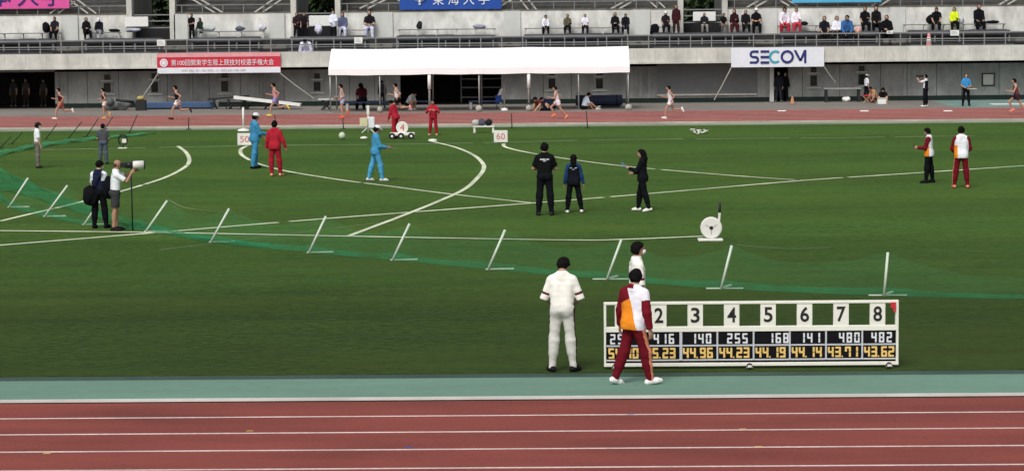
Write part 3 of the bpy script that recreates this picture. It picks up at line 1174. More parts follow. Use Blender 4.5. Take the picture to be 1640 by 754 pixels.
obj('pipe', MB().tube([(p[0] + .1, 123.5, .55), (p[0] + 1.0, 123.6, .42)], .07, 8), M_dark, o, smooth=True)
p = at(181, 176)
o = obj('white_sack', MB().blob((p[0], p[1], .24), (.21, .17, .24), 8, .12), M_white, None, (p[0], p[1], .003), smooth=True)
tag(o, 'plump white sack standing against the wall behind a runner', 'sack')
p = atY(225, 159, 123.4)
o = thing('starter_box', (p[0], 123.4, .003), 'yellow topped box on a dark stand at the foot of the left stay rope', 'box')
obj('stand', MB().box(p[0] - .25, p[0] + .25, 123.3, 123.7, .004, .52), M_dark, o)
obj('cap', MB().blob((p[0], 123.5, .62), (.20, .18, .12), 2, .05), mat('dull_yellow', (.42, .33, .12)), o, smooth=True)
# orange cone, white bags and boxes on the right
p = at(1269, 167.5)
o = thing('traffic_cone', p, 'small faded orange cone standing beside the doorway', 'cone')
obj('base', MB().box(p[0] - .16, p[0] + .16, p[1] - .16, p[1] + .16, .004, .035), mat('cone_base', (.18, .06, .04)), o)
obj('body', MB().lathe((p[0], p[1], .035), [(.12, 0), (.03, .38)], seg=14), mat('cone_orange', (.40, .20, .11)), o, smooth=True)
p = at(1355, 163.5)
o = obj('white_bag', MB().blob((p[0], p[1], .13), (.19, .14, .13), 11, .24), M_white, None, (p[0], p[1], .003), smooth=True)
tag(o, 'crumpled white bag on the apron in front of the grey bench', 'bag')
p = at(1412, 167)
o = thing('cooler_box', (p[0], p[1], .003), 'small white cooler box on the apron before the seated dark haired person', 'box')
obj('body', MB().box(p[0] - .21, p[0] + .21, p[1] - .16, p[1] + .16, .004, .26), M_white, o, bevel=.02)
obj('lid', MB().box(p[0] - .22, p[0] + .22, p[1] - .17, p[1] + .17, .262, .32), M_bucket, o, bevel=.01)
p = at(1387, 165)
o = thing('folding_stool', (p[0], p[1], .003), 'low red stool beside the seated person near the wall', 'stool')
obj('seat', MB().box(p[0] - .17, p[0] + .17, p[1] - .15, p[1] + .15, .34, .39), M_bred, o)
mb = MB()
for sx in (-1, 1):
    mb.bar((p[0] - .15, p[1] + sx * .13, .005), (p[0] + .15, p[1] + sx * .13, .34), .035)
    mb.bar((p[0] + .15, p[1] + sx * .13, .005), (p[0] - .15, p[1] + sx * .13, .34), .035)
obj('legs', mb, mat('tan_wood', (.40, .27, .16)), o)
struct('white_take_off_strip', MB().box(xat(1590, 121.5, 166), XR, 121.4, 122.6, .004, .008), M_white)
# white markers along the outer edge of the far track
for k, px in enumerate((1252, 1384, 1518)):
    p = at(px, 179)
    o = thing('lane_marker', p, ('small white marker wedge on the far track edge below the doorway', 'small white marker wedge on the far track edge below the seated person', 'small white marker wedge on the far track edge between photographer and official in blue')[k], 'marker')
    obj('wedge', MB().box(p[0] - .20, p[0] + .20, p[1] - .12, p[1] + .12, .004, .06), M_white, o, bevel=.02)
# ------------------------------------------------------------------ boards and kit on the grass
M_sign = mat('sign_white', (.76, .74, .70), rough=.5, var=.04)
M_signred = mat('sign_red', (.58, .16, .15), rough=.6, var=.1)


def sign(px, py, w, h, digits, label):
    p = at(px, py)
    sc = CF / (p[1] * 1.005)
    w, h = w / sc, h / sc
    o = thing('distance_sign', p, label, 'sign', 'distance signs on the grass')
    obj('board', MB().box(p[0] - w / 2, p[0] + w / 2, p[1], p[1] + .03, .06, .06 + h), M_sign, o, bevel=.008)
    obj('digits', shift(text_mesh(digits, w * .62, h * .52), p[0] - w * .31, p[1] - .006, .06 + h * .24), M_signred, o)
    mb = MB()
    for sx in (-.35, .35):
        mb.bar((p[0] + sx * w, p[1] + .015, .012), (p[0] + sx * w, p[1] + .015, .058), .03)
        mb.bar((p[0] + sx * w, p[1] + .031, .06 + h * .7), (p[0] + sx * w, p[1] + .28, .012), .02)
    obj('stand', mb, M_rail, o)


sign(392, 235, 23, 19, '50', 'white distance sign reading 50 in red, on the grass beside the blue official')
sign(802, 230.5, 22, 19, '60', 'white distance sign reading 60 in red, at the head of the right hand arc')
p = at(390, 210)
o = thing('marker_post', p, 'slim white post on a round white foot behind the 50 sign', 'post')
obj('post', MB().tube([(p[0], p[1], .1), (p[0], p[1], .98)], .045, 8), M_sign, o, smooth=True)
obj('foot', MB().lathe((p[0], p[1], .012), [(.25, 0), (.23, .05), (.07, .10)], seg=20), M_sign, o, smooth=True)
# low white table with kit
p = at(775, 213)
o = thing('low_table', p, 'low white table with bags piled on it near the far edge of the grass', 'table')
obj('tabletop', MB().box(p[0] - .44, p[0] + .44, p[1] - .2, p[1] + .2, .24, .29), M_sign, o, bevel=.01)
for sx in (-1, 1):
    obj('leg', MB().box(p[0] + sx * .38 - .04, p[0] + sx * .38 + .04, p[1] - .17, p[1] + .17, .012, .239), M_sign, o)
for k, (dx, c, lab) in enumerate(((-.33, '#b9b4b0', 'pale pouch at the left end of the low white table'), (-.08, '#4d5560', 'slate grey bag in the middle of the low white table'), (.20, '#23262a', 'black bag at the right end of the low white table'))):
    o = thing('kit_bag', (p[0] + dx, p[1], .29), lab, 'bag')
    obj('bag', MB().blob((p[0] + dx, p[1], .29 + .13), (.16, .14, .13), 20 + k, .08), cloth(c), o, smooth=True)
    obj('handle', MB().tube([(p[0] + dx - .07, p[1], .52), (p[0] + dx, p[1], .58), (p[0] + dx + .07, p[1], .52)], .012, 6), M_dark, o)
# wind gauge like stand with a pale yellow panel
p = at(590, 213)
o = thing('measuring_stand', p, 'white post stand with pale yellow panel and hanging white cloth', 'stand')
obj('post', MB().tube([(p[0], p[1], .012), (p[0], p[1], .98)], .035, 8), M_sign, o, smooth=True)
obj('head', MB().box(p[0] - .06, p[0] + .06, p[1] - .06, p[1] + .06, .74, 1.12), M_sign, o, bevel=.02)
obj('panel', MB().box(p[0] - .34, p[0] - .02, p[1] - .1, p[1] - .06, .28, .62), mat('pale_yellow', (.62, .58, .36), var=.05), o, bevel=.01)
obj('cloth', MB().box(p[0] + .02, p[0] + .27, p[1] - .12, p[1] - .06, .20, .66), M_bwhite, o, bevel=.03)
mb = MB()
for a in (90, 210, 330):
    mb.bar((p[0], p[1], .25), (p[0] + .3 * math.cos(R(a)), p[1] + .3 * math.sin(R(a)), .014), .03)
obj('tripod', mb, M_sign, o)
# remote implement trolley with a round red figure disc
p = at(642, 223)
o = thing('implement_trolley', p, 'low black wheeled trolley carrying a round white disc with a red numeral', 'trolley')
obj('deck', MB().box(p[0] - .42, p[0] + .55, p[1] - .2, p[1] + .2, .14, .26), M_sign, o, bevel=.03)
for dx in (-.33, .02, .42):
    w = obj('wheel', MB().lathe((p[0] + dx, p[1] - .26, .135), [(.12, 0), (.125, .03), (.12, .07)], axis='y', seg=18), M_dark, o, smooth=True)
    obj('hub', MB().lathe((p[0] + dx, p[1] - .27, .135), [(.05, 0), (.05, .02)], axis='y', seg=12), M_sign, w)
d = obj('disc', MB().lathe((p[0] + .06, p[1] - .06, .46), [(.23, 0), (.24, .015), (.23, .03)], axis='y', seg=28), M_sign, o, smooth=False)
obj('numeral', shift(text_mesh('4', .17, .26), p[0] - .02, p[1] - .062, .33), mat('disc_red', (.55, .05, .06)), d)
obj('bracket', MB().box(p[0] + .03, p[0] + .09, p[1] - .02, p[1] + .01, .26, .45), M_dark, o)
# small dark implement rack, small pale marker ball, tangle of white cord
p = at(197, 238)
o = thing('hammer_rack', p, 'small dark hoop stand with a white tag, on the grass near the person in grey', 'rack')
mb = MB()
mb.tube([(p[0] + .16 * math.cos(R(a)), p[1], .32 + .2 * math.sin(R(a))) for a in range(-60, 250, 20)], .03, 8)
mb.bar((p[0], p[1], .012), (p[0], p[1], .2), .05)
obj('hoop', mb, M_dark, o, smooth=True)
obj('tag', MB().box(p[0] - .02, p[0] + .14, p[1] - .05, p[1] - .035, .22, .36), M_sign, o)
obj('foot', MB().box(p[0] - .16, p[0] + .16, p[1] - .16, p[1] + .10, .011, .04), M_sign, o)
p = at(548, 224)
o = obj('marker_ball', MB().blob((p[0], p[1], .16), (.13, .13, .14), 1, .02), mat('pale_green_white', (.52, .62, .48)), None, (p[0], p[1], .011), smooth=True)
tag(o, 'pale green white marker ball on the grass left of the white post stand', 'marker')
p = at(583, 224)
o = obj('small_marker', MB().blob((p[0], p[1], .07), (.14, .10, .06), 1, .08), M_sign, None, (p[0], p[1], .011), smooth=True)
tag(o, 'small flat white marker on the grass at the foot of the white post stand', 'marker')
p = at(693, 226)
o = obj('tape_end_block', MB().lathe((p[0], p[1], .011), [(.17, 0), (.16, .05), (.08, .07)], seg=18), M_sign, None, (p[0], p[1], .011), smooth=True)
tag(o, 'flat white block at the far end of the middle arc below the red official', 'marker')
p = at(1120, 215)
mb = MB()
rr = random.Random(5)
pts = [(p[0] - .28 + .56 * k / 26 + rr.uniform(-.12, .12), p[1] + rr.uniform(-.3, .5), .03 + abs(rr.uniform(0, .16))) for k in range(27)]
o = obj('tangled_cord', MB().tube(catmull(pts, 4), .022, 6), M_sign, None, (p[0], p[1], .011), smooth=True)
tag(o, 'loose tangle of white cord lying on the grass near the far track', 'cord')
# round white tape reel near the middle
p = at(1139, 386)
o = thing('tape_reel', p, 'round white measuring reel on a low foot with a black handle', 'reel')
sc = CF / p[1]
rr_ = 17.3 / sc
cz = .06 + rr_
obj('disc', MB().lathe((p[0], p[1] - .06, cz), [(rr_ * .93, 0), (rr_, .015), (rr_, .105), (rr_ * .93, .12)], axis='y', seg=36), M_sign, o, smooth=False)
h_ = obj('hub', MB().lathe((p[0], p[1] - .075, cz), [(.035, 0), (.045, .016)], axis='y', seg=14), M_dark, o)
mb = MB()
for a in (90, 210, 330):
    mb.bar((p[0] + .05 * math.cos(R(a + 60)), p[1] - .064, cz + .05 * math.sin(R(a + 60))), (p[0] + .15 * math.cos(R(a + 60)), p[1] - .064, cz + .15 * math.sin(R(a + 60))), .012, .006)
obj('spoke', mb, M_rail, h_)
obj('foot', MB().box(p[0] - .30, p[0] + .26, p[1] - .16, p[1] + .16, .012, .06), M_sign, o, bevel=.015)
obj('handle_arm', MB().bar((p[0] + .17, p[1], cz + .10), (p[0] + .19, p[1], cz + .34), .05), M_sign, o)
obj('handle', MB().tube([(p[0] + .19, p[1], cz + .33), (p[0] + .20, p[1], cz + .56)], .028, 8), M_dark, o, smooth=True)
p = at(1125, 384)
# ------------------------------------------------------------------ low green net and its leaning poles
M_npole = mat('net_pole_white', (.60, .66, .56), rough=.5, var=.08)
M_npoledark = mat('net_pole_dark', (.02, .035, .025), rough=.6, var=.1)
near = [(15, 333, 45, 285), (72, 348, 108, 297), (135, 361, 160, 322), (234, 372, 268, 321), (338, 389, 367, 334), (495, 406, 522, 346), (629, 418, 656, 358), (782, 433, 809, 368), (972, 449, 995, 384), (1155, 464, 1172, 393), (1416, 475, 1422, 404)]
ords = ['leftmost', 'second from left', 'third from left, behind the photographers', 'fourth from left, by the monopod', 'fifth from left', 'sixth from left', 'sixth from right, below the middle arc', 'fourth from right', 'third from right, by the man in white', 'second from right, above the scoreboard', 'rightmost, above the scoreboard end']
ords[6] = 'fifth from right, below the middle arc'
poles = []
for k, (bx, by, tx, ty) in enumerate(near):
    p = at(bx, by)
    t = atY(tx, ty, p[1] + .10)
    o = thing('net_pole', p, 'pale leaning net pole with foot bar, ' + ords[k], 'pole', 'leaning poles of the low net')
    obj('pole', MB().tube([(p[0], p[1], .03), tuple(t)], .026, 8), M_npole, o, smooth=True)
    mb = MB().bar((p[0] - .05, p[1], .028), (p[0] + .52, p[1] + .10, .028), .03, .025)
    if k >= 8:
        mb = MB().bar((p[0] - .28, p[1] + .04, .028), (p[0] + .42, p[1] + .02, .028), .022, .02).bar((p[0], p[1], .03), (p[0] + .22, p[1] + .5, .03), .045, .03)
    obj('foot_bar', mb, M_npole, o)
    poles.append((p, t))
fpoles = [(0, 238, 18, 219), (18, 232, 36, 212), (73, 224, 91, 199), (107, 226, 131, 195), (138, 220, 158, 189), (168, 207, 181, 187), (207, 214, 220, 184), (302, 208, 302, 188), (442, 206, 440, 184), (550, 207, 549, 190), (820, 206, 819, 182), (941, 206, 939, 178)]
dw = ['first', 'second', 'third', 'fourth', 'fifth', 'sixth', 'seventh', 'eighth, upright', 'ninth, behind the red tracksuit', 'tenth, below a runner', 'eleventh, right of the 60 sign', 'twelfth, below the crouching group']
fp = []
for k, (bx, by, tx, ty) in enumerate(fpoles):
    p = at(bx, by)
    t = atY(tx, ty, p[1] + .05)
    o = thing('dark_net_pole', p, 'thin dark net pole by the far track, %s from the left' % dw[k] if ',' not in dw[k] else 'thin dark net pole by the far track, %s' % dw[k], 'pole', 'dark poles at the far side of the net')
    obj('pole', MB().tube([(p[0], p[1], .02), tuple(t)], .022, 6), M_npoledark, o, smooth=True)
    obj('foot', MB().box(p[0] - .12, p[0] + .12, p[1] - .04, p[1] + .04, .011, .035), M_npoledark, o)
    fp.append((p, t))


def net_run(rows, nsub=8, sag=.35):
    """cloth between poles: bottom on the grass, top hung from the pole heads and sagging between them"""
    bot, top = [], []
    n = len(rows)
    B = catmull([r[0] for r in rows], nsub)
    T = catmull([r[1] for r in rows], nsub)
    for i, (b, t) in enumerate(zip(B, T)):
        u = (i % nsub) / nsub
        s = math.sin(math.pi * u)
        t = t.copy()
        t[2] = max(.12, t[2] * (1 - sag * s))
        bot.append(b)
        top.append(t)
    return bot, top


def net_mesh(bot, top, z0, z1, nz=4):
    mb = MB()
    n = len(bot)
    for i in range(n):
        for j in range(nz + 1):
            v = z0 + (z1 - z0) * j / nz
            p = bot[i] * (1 - v) + top[i] * v
            mb.v.append((p[0] + .02 * math.sin(i * 1.7 + v * 5), p[1] + .03 * math.sin(i * 2.3) * v, max(.02, p[2] * 1.0)))
    for i in range(n - 1):
        for j in range(nz):
            a = i * (nz + 1) + j
            mb.f.append((a, a + nz + 1, a + nz + 2, a + 1))
    return mb


G0 = np.array([0, 0, .02])
right_ext = [(at(1700, 482) + G0, atY(1706, 440, at(1700, 482)[1]) * 1.0)]
left_turn = [((-15, 305), (2, 262)), ((-60, 280), (-40, 250)), ((-20, 256), (-4, 232)), ((45, 240), (58, 222)), ((110, 229), (122, 211)), ((190, 222), (196, 206)), ((250, 216), (252, 202))]
rows = [(p + G0, t) for p, t in reversed(poles)]
rows = right_ext + rows
for (b, t) in left_turn:
    p = at(*b)
    rows.append((p + G0, atY(t[0], t[1], p[1] + .2)))
rows = [(np.array(a), np.array(b)) for a, b in rows]
bot, top = net_run(rows)
netroot = thing('ground_net', (float(bot[0][0]), float(bot[0][1]), .012), 'low green safety net sagging between leaning poles across the grass and curving away at left', 'net')
obj('mesh_sheet', net_mesh(bot, top, .12, 1.0), net_material('net_thin', .07, '3a9a68'), netroot)
obj('gathered_hem', net_mesh(bot, top, 0.0, .20, 2), net_material('net_dense', .38, '2f7d56'), netroot)
# loose folds of netting that lie on the grass inside the left curve
mb = MB()
pin = [at(*q) for q in ((-30, 300), (40, 315), (110, 338), (180, 358), (250, 372), (330, 388), (430, 398))]
pout = [at(*q) for q in ((-30, 262), (30, 286), (100, 316), (180, 346), (250, 364), (330, 383), (430, 395))]
A, B = catmull(pin, 8), catmull(pout, 8)
for i, (a, b) in enumerate(zip(A, B)):
    for j in range(5):
        q = a + (b - a) * j / 4
        mb.v.append((q[0], q[1], .03 + .03 * (1 + math.sin(i * 1.3 + j * 2))))
for i in range(len(A) - 1):
    for j in range(4):
        k = i * 5 + j
        mb.f.append((k, k + 5, k + 6, k + 1))
obj('loose_fold', mb, net_material('net_fold', .34, '2f8658'), netroot)
mb = MB()
pin = [at(*q) for q in ((-40, 268), (0, 252), (50, 240), (110, 231), (170, 224), (235, 217))]
pout = [at(*q) for q in ((-40, 254), (0, 244), (50, 234), (110, 226), (170, 220.5), (235, 215))]
A, B = catmull(pin, 8), catmull(pout, 8)
for i, (a, b) in enumerate(zip(A, B)):
    for j in range(5):
        q = a + (b - a) * j / 4
        mb.v.append((q[0], q[1], .03 + .03 * (1 + math.sin(i * 1.3 + j * 2))))
for i in range(len(A) - 1):
    for j in range(4):
        k = i * 5 + j
        mb.f.append((k, k + 5, k + 6, k + 1))
obj('loose_fold', mb, net_material('net_fold_far', .45, '4c9c70'), netroot)

# ------------------------------------------------------------------ scoreboard
YS = 36.45
M_frame = mat('scoreboard_cream', (.80, .79, .70), rough=.45, var=.05, scale=3)
M_cell = mat('scoreboard_black', (.010, .010, .012), rough=.9, var=.2, spec=.05)
M_wdig = mat('digit_white', (.72, .73, .76), rough=.5, var=.1)
M_ydig = mat('digit_yellow', (.80, .54, .17), rough=.5, var=.12)
M_rubber = mat('tyre_black', (.02, .02, .02), rough=.8)
sa, sb = atY(967.5, 586.5, YS), atY(1439.5, 482.0, YS)
sx0, sx1 = sa[0], sb[0]
sz0 = (atY(967.5, 586.5, YS)[2] + atY(1439.5, 584, YS)[2]) / 2
sz1 = (atY(967.5, 484.5, YS)[2] + atY(1439.5, 480.5, YS)[2]) / 2
SW, SH = sx1 - sx0, sz1 - sz0
sb_ = thing('scoreboard', ((sx0 + sx1) / 2, YS, -.012), 'long cream wheeled scoreboard with lanes 2 to 8 and rows of white and yellow digits', 'scoreboard')


def sx(px):
    return sx0 + (px - 967.5) / 472.0 * SW


def szz(py):          # rows measured at the left end, 484.5 (top) .. 586.5 (bottom)
    return sz1 - (py - 484.5) / 102.0 * SH


D0, D1 = YS, YS + .09
mb = MB()
mb.box(sx0, sx1, D0, D1, szz(488.5), sz1)                      # top bar
mb.box(sx0, sx1, D0, D1, szz(532), szz(524))                   # middle bar
mb.box(sx0, sx1, D0 - .02, D1 + .02, sz0, szz(581.5))          # bottom rail
mb.box(sx0, sx(971.5), D0, D1, szz(524) + .001, szz(488.5) - .001)
mb.box(sx(1434.5), sx1, D0, D1, szz(524) + .001, szz(488.5) - .001)
mb.box(sx0, sx(971.0), D0, D1, szz(581.5) + .001, szz(532) - .001)
mb.box(sx(1435.5), sx1, D0, D1, szz(581.5) + .001, szz(532) - .001)
fr = obj('frame', mb, M_frame, sb_, bevel=.006)
for k in range(8):
    c = 997.5 + 58.35 * k
    pn = obj('number_plate', MB().box(sx(c - 12.2), sx(c + 12.2), D0 + .01, D1 - .01, szz(524) + .001, szz(488.5) - .001), M_frame, sb_)
    tm = text_mesh(str(k + 1), (sx(14) - sx(0)) * (.6 if k == 0 else 1), SH * .235, bold=.018)
    obj('numeral', shift(tm, sx(c - 7 + (3 if k == 0 else 0)), D0 + .008, szz(517.5)), M_dark, pn)
M_div = mat('divider_grey', (.55, .56, .60), rough=.5, var=.06)
edges = [971.5, 1031, 1091, 1149.5, 1207.5, 1265.5, 1323.5, 1381.5, 1435.5]
row1 = ['251', '416', '140', '255', '168', '141', '480', '482']
row2 = ['54.70', '45.23', '44.96', '44.23', '44.19', '44.14', '43.71', '43.62']
obj('backing', MB().box(sx(971.2), sx(1435.3), D0 + .05, D1 - .01, szz(581.3), szz(532.2)), M_cell, sb_)
for k in range(8):
    a, b = edges[k], edges[k + 1]
    wd = 2.6 if k in (1,) else 1.8
    a2 = a + (1.5 if k == 0 else wd)
    b2 = b - wd
    for r, (t, bt) in enumerate(((533, 552.5), (555.5, 575.5))):
        ce = obj('result_cell', MB().box(sx(a2), sx(b2), D0 + .02, D0 + .045, szz(bt), szz(t)), M_cell, sb_)
        mb = MB()
        hgt = SH * (.158 if r == 0 else .165)
        w = sx(8.6) - sx(0)
        st_ = sx(12.2) - sx(0)
        z = szz(bt) + SH * .014
        if r == 0:
            s0 = a + (b - a) * (.10 if k == 0 else .27 if k not in (4, 6) else .40 if k == 4 else .36)
            for j, ch in enumerate(row1[k]):
                mb = MB()
                seven(mb, ch, sx(s0) + j * st_, D0 + .02, z, w, hgt, .025)
                obj('digit', mb, M_wdig, ce)
        else:
            s = row2[k]
            w2 = sx(9.6) - sx(0)
            st2 = sx(11.4) - sx(0)
            x = sx(a + 3.0)
            for ch in s:
                mb = MB()
                if ch == '.':
                    seven(mb, '.', x - .008, D0 + .02, z, w, hgt, .022)
                    x += sx(4.6) - sx(0)
                else:
                    seven(mb, ch, x, D0 + .02, z, w2, hgt, .029)
                    x += st2
                obj('digit', mb, M_ydig, ce)
mb = MB()
for k, e in enumerate(edges[1:-1]):
    wd = 2.2 if k == 1 else 1.3
    mb.box(sx(e - wd), sx(e + wd), D0 + .004, D0 + .05, szz(577.2), szz(532.3))
mb.box(sx(971.6), sx(1435.2), D0 + .012, D0 + .05, szz(555.2), szz(552.8))
mb.box(sx(971.6), sx(1435.2), D0 + .012, D0 + .05, szz(578.0), szz(575.8))
obj('divider', mb, M_div, sb_)
for px in (985, 1200, 1423):
    x = sx(px)
    for y in (D0 - .10, D1 + .10):
        z0 = .006 if y < 36.16 else .0
        zb = -.012 if y < YGR else .010
        cs = obj('castor', MB().box(x - .022, x + .022, y - .03, y + .03, zb + .075, sz0 - .001).box(x - .05, x + .05, y - .05, y + .05, sz0 - .012, sz0 - .002), M_rail, sb_)
        obj('wheel', MB().lathe((x, y - .018, zb + .047), [(.040, 0), (.046, .008), (.046, .028), (.040, .036)], axis='y', seg=18), M_rubber, cs, smooth=True)
    obj('outrigger', MB().box(x - .03, x + .03, D0 - .16, D1 + .16, sz0 + .0005, sz0 + .024), M_frame, sb_)
a = atY(1431, 486.5, YS - .012)
obj('red_clip', MB().box(a[0] - .04, a[0] + .035, YS - .03, YS - .004, a[2] - .05, a[2] + .025).box(a[0] - .005, a[0] + .035, YS - .028, YS - .004, a[2] - .11, a[2] - .05), mat('clip_red', (.55, .03, .04)), sb_)

# ------------------------------------------------------------------ trees behind the stand
M_leaf = mat('leaf_dark', (.032, .055, .018), rough=.8, var=.45, scale=1.2)
M_bark = mat('bark', (.09, .07, .05), var=.3)


def tree(x, y, h, w, seed, label):
    rr = random.Random(seed)
    o = thing('broadleaf_tree', (x, y, -.012), label, 'tree', 'trees behind the stand')
    obj('trunk', MB().tube([(x, y, -.012), (x + .15, y, h * .3), (x - .1, y + .1, h * .62), (x, y, h * .85)], .28, 10, .07), M_bark, o, smooth=True)
    mb = MB()
    cl = [(x + rr.gauss(0, w * .42), y + rr.gauss(0, w * .42), h * (.25 + .7 * rr.random() ** .8)) for _ in range(46)]
    for c in cl:
        k = 1 - abs(c[2] / h - .55) * .9
        cr = w * .20 * k + .35
        for _ in range(95):
            d = Vector((rr.gauss(0, 1), rr.gauss(0, 1), rr.gauss(0, .8))).normalized() * cr * rr.random() ** .4
            p = Vector((x + (c[0] - x) * k, y + (c[1] - y) * k, c[2])) + d
            n = Vector((rr.gauss(0, 1), rr.gauss(0, 1), rr.gauss(.6, 1))).normalized()
            u = n.orthogonal().normalized() * rr.uniform(.10, .2)
            v = n.cross(u).normalized() * rr.uniform(.07, .14)
            mb.quad(p - u - v, p + u - v, p + u + v, p - u + v)
    obj('crown', mb, M_leaf, o)


for k, (px, off, yy) in enumerate(((245, -1.2, 143), (262, 3, 147), (505, 0, 144), (520, 4.5, 148), (1125, -.5, 143), (1142, 4, 148))):
    xx = atY(px, 10, yy)[0] + off * .6
    tree(xx, yy, 8.5 + (k * 7 % 3), 3.4, 40 + k, ('dark leafy tree seen through the leftmost stand passage', 'second tree deeper behind the leftmost stand passage', 'dark leafy tree seen through the second stand passage', 'tree deeper behind the second stand passage',
                                                   'dark leafy tree seen through the passage right of the tent', 'tree deeper behind the passage right of the tent')[k])

# ------------------------------------------------------------------ figures: bodies and clothes grown as one smooth surface each
D2R = math.pi / 180


def rx(a):
    c, s = math.cos(a), math.sin(a)
    return np.array([[1, 0, 0], [0, c, -s], [0, s, c]])


def ry(a):
    c, s = math.cos(a), math.sin(a)
    return np.array([[c, 0, s], [0, 1, 0], [-s, 0, c]])


def rz(a):
    c, s = math.cos(a), math.sin(a)
    return np.array([[c, -s, 0], [s, c, 0], [0, 0, 1]])


def limb(f, o, side):
    f, o = f * D2R, o * D2R
    return np.array([side * math.sin(o), math.cos(o) * math.sin(f), -math.cos(o) * math.cos(f)])


def grow(prims, vox, cut=None, wob=0.0, seed=0):
    """prims: dicts; cone a b ra rb / ell c R r; optional flat ends; smooth union -> surface nets"""
    lo, hi = np.array([9e9] * 3), np.array([-9e9] * 3)
    for p in prims:
        if p['t'] == 'cone':
            m = max(p['ra'], p['rb'])
            a, b = np.minimum(p['a'], p['b']) - m, np.maximum(p['a'], p['b']) + m
        else:
            m = max(p['r'])
            a, b = p['c'] - m, p['c'] + m
        p['lo'], p['hi'] = a - .03, b + .03
        if not p.get('sub'):
            lo, hi = np.minimum(lo, a), np.maximum(hi, b)
    lo = lo - 3 * vox
    n = np.ceil((hi + 3 * vox - lo) / vox).astype(int) + 1
    D = np.full(n, .5, np.float32)
    B = np.full(n, 9., np.float32)
    Lb = np.zeros(n, np.int16)
    ax = [lo[i] + vox * np.arange(n[i]) for i in range(3)]
    for p in prims:
        i0 = np.clip(((p['lo'] - lo) / vox).astype(int), 0, n - 1)
        i1 = np.clip(((p['hi'] - lo) / vox).astype(int) + 2, 0, n)
        if (i1 <= i0).any():
            continue
        sl = tuple(slice(a, b) for a, b in zip(i0, i1))
        x = ax[0][sl[0]][:, None, None]
        y = ax[1][sl[1]][None, :, None]
        z = ax[2][sl[2]][None, None, :]
        if p['t'] == 'cone':
            a, b = p['a'], p['b']
            ba = b - a
            q = float(ba @ ba) + 1e-12
            hh = ((x - a[0]) * ba[0] + (y - a[1]) * ba[1] + (z - a[2]) * ba[2]) / q
            h = np.clip(hh, 0, 1)
            d = np.sqrt((x - a[0] - h * ba[0]) ** 2 + (y - a[1] - h * ba[1]) ** 2 + (z - a[2] - h * ba[2]) ** 2) - (p['ra'] + (p['rb'] - p['ra']) * h)
            Ln = math.sqrt(q)
            if p.get('e1'):
                d = np.maximum(d, (hh - 1) * Ln)
            if p.get('e0'):
                d = np.maximum(d, -hh * Ln)
        else:
            c, Rm, r = p['c'], p['R'], p['r']
            X, Y, Z = x - c[0], y - c[1], z - c[2]
            u = (Rm[0, 0] * X + Rm[1, 0] * Y + Rm[2, 0] * Z)
            v = (Rm[0, 1] * X + Rm[1, 1] * Y + Rm[2, 1] * Z)
            w = (Rm[0, 2] * X + Rm[1, 2] * Y + Rm[2, 2] * Z)
            k0 = np.sqrt((u / r[0]) ** 2 + (v / r[1]) ** 2 + (w / r[2]) ** 2)
            k1 = np.sqrt((u / r[0] ** 2) ** 2 + (v / r[1] ** 2) ** 2 + (w / r[2] ** 2) ** 2)
            d = k0 * (k0 - 1) / (k1 + 1e-9)
            if p.get('plane') is not None:
                for nrm, off in p['plane']:
                    nw = Rm @ np.array(nrm)
                    d = np.maximum(d, X * nw[0] + Y * nw[1] + Z * nw[2] - off)
        d = d.astype(np.float32)
        k = p.get('k', .03)
        o = D[sl]
        if p.get('sub'):
            D[sl] = np.maximum(o, -d)
            continue
        h = np.clip(.5 + .5 * (o - d) / k, 0, 1)
        D[sl] = o * (1 - h) + d * h - k * h * (1 - h)
        m = d < B[sl]
        Lb[sl] = np.where(m, p['lab'], Lb[sl])
        B[sl] = np.minimum(d, B[sl])
    if cut:
        for nrm, pt in cut:
            d = (ax[0][:, None, None] - pt[0]) * nrm[0] + (ax[1][None, :, None] - pt[1]) * nrm[1] + (ax[2][None, None, :] - pt[2]) * nrm[2]
            D = np.maximum(D, d.astype(np.float32))
    if wob:
        ph = np.random.RandomState(seed).uniform(0, 6.28, 6)
        x, y, z = ax[0][:, None, None], ax[1][None, :, None], ax[2][None, None, :]
        D = D + (wob * (np.sin(31 * z + 12 * x + 9 * y + ph[0]) * np.sin(17 * x + 8 * z + ph[1]) + .7 * np.sin(52 * z - 22 * x + ph[2]) * np.sin(26 * y + ph[3]) + .4 * np.sin(75 * z + 30 * y + ph[4]))).astype(np.float32)
    # surface nets
    S = D < 0
    c = [S[i:n[0] - 1 + i, j:n[1] - 1 + j, k:n[2] - 1 + k] for i in (0, 1) for j in (0, 1) for k in (0, 1)]
    cnt = sum(q.astype(np.int8) for q in c)
    act = (cnt > 0) & (cnt < 8)
    idx = np.full(act.shape, -1, np.int64)
    I = np.argwhere(act)
    if len(I) == 0:
        return np.zeros((0, 3)), np.zeros((0, 4), int), np.zeros(0, int)
    idx[act] = np.arange(len(I))
    P = np.zeros((len(I), 3))
    W = np.zeros(len(I))
    cor = [(i, j, k) for i in (0, 1) for j in (0, 1) for k in (0, 1)]
    val = {q: D[I[:, 0] + q[0], I[:, 1] + q[1], I[:, 2] + q[2]] for q in cor}
    for qa in cor:
        for axx in range(3):
            if qa[axx] == 0:
                qb = list(qa)
                qb[axx] = 1
                a, b = val[qa], val[tuple(qb)]
                m = (a < 0) != (b < 0)
                t = np.where(m, a / np.where(a == b, 1, a - b), 0)
                pt = np.array(qa, float)[None, :].repeat(len(I), 0)
                pt[:, axx] += t
                P += pt * m[:, None]
                W += m
    P = (I + P / W[:, None]) * vox + lo
    lab = Lb[I[:, 0], I[:, 1], I[:, 2]]
    F = []
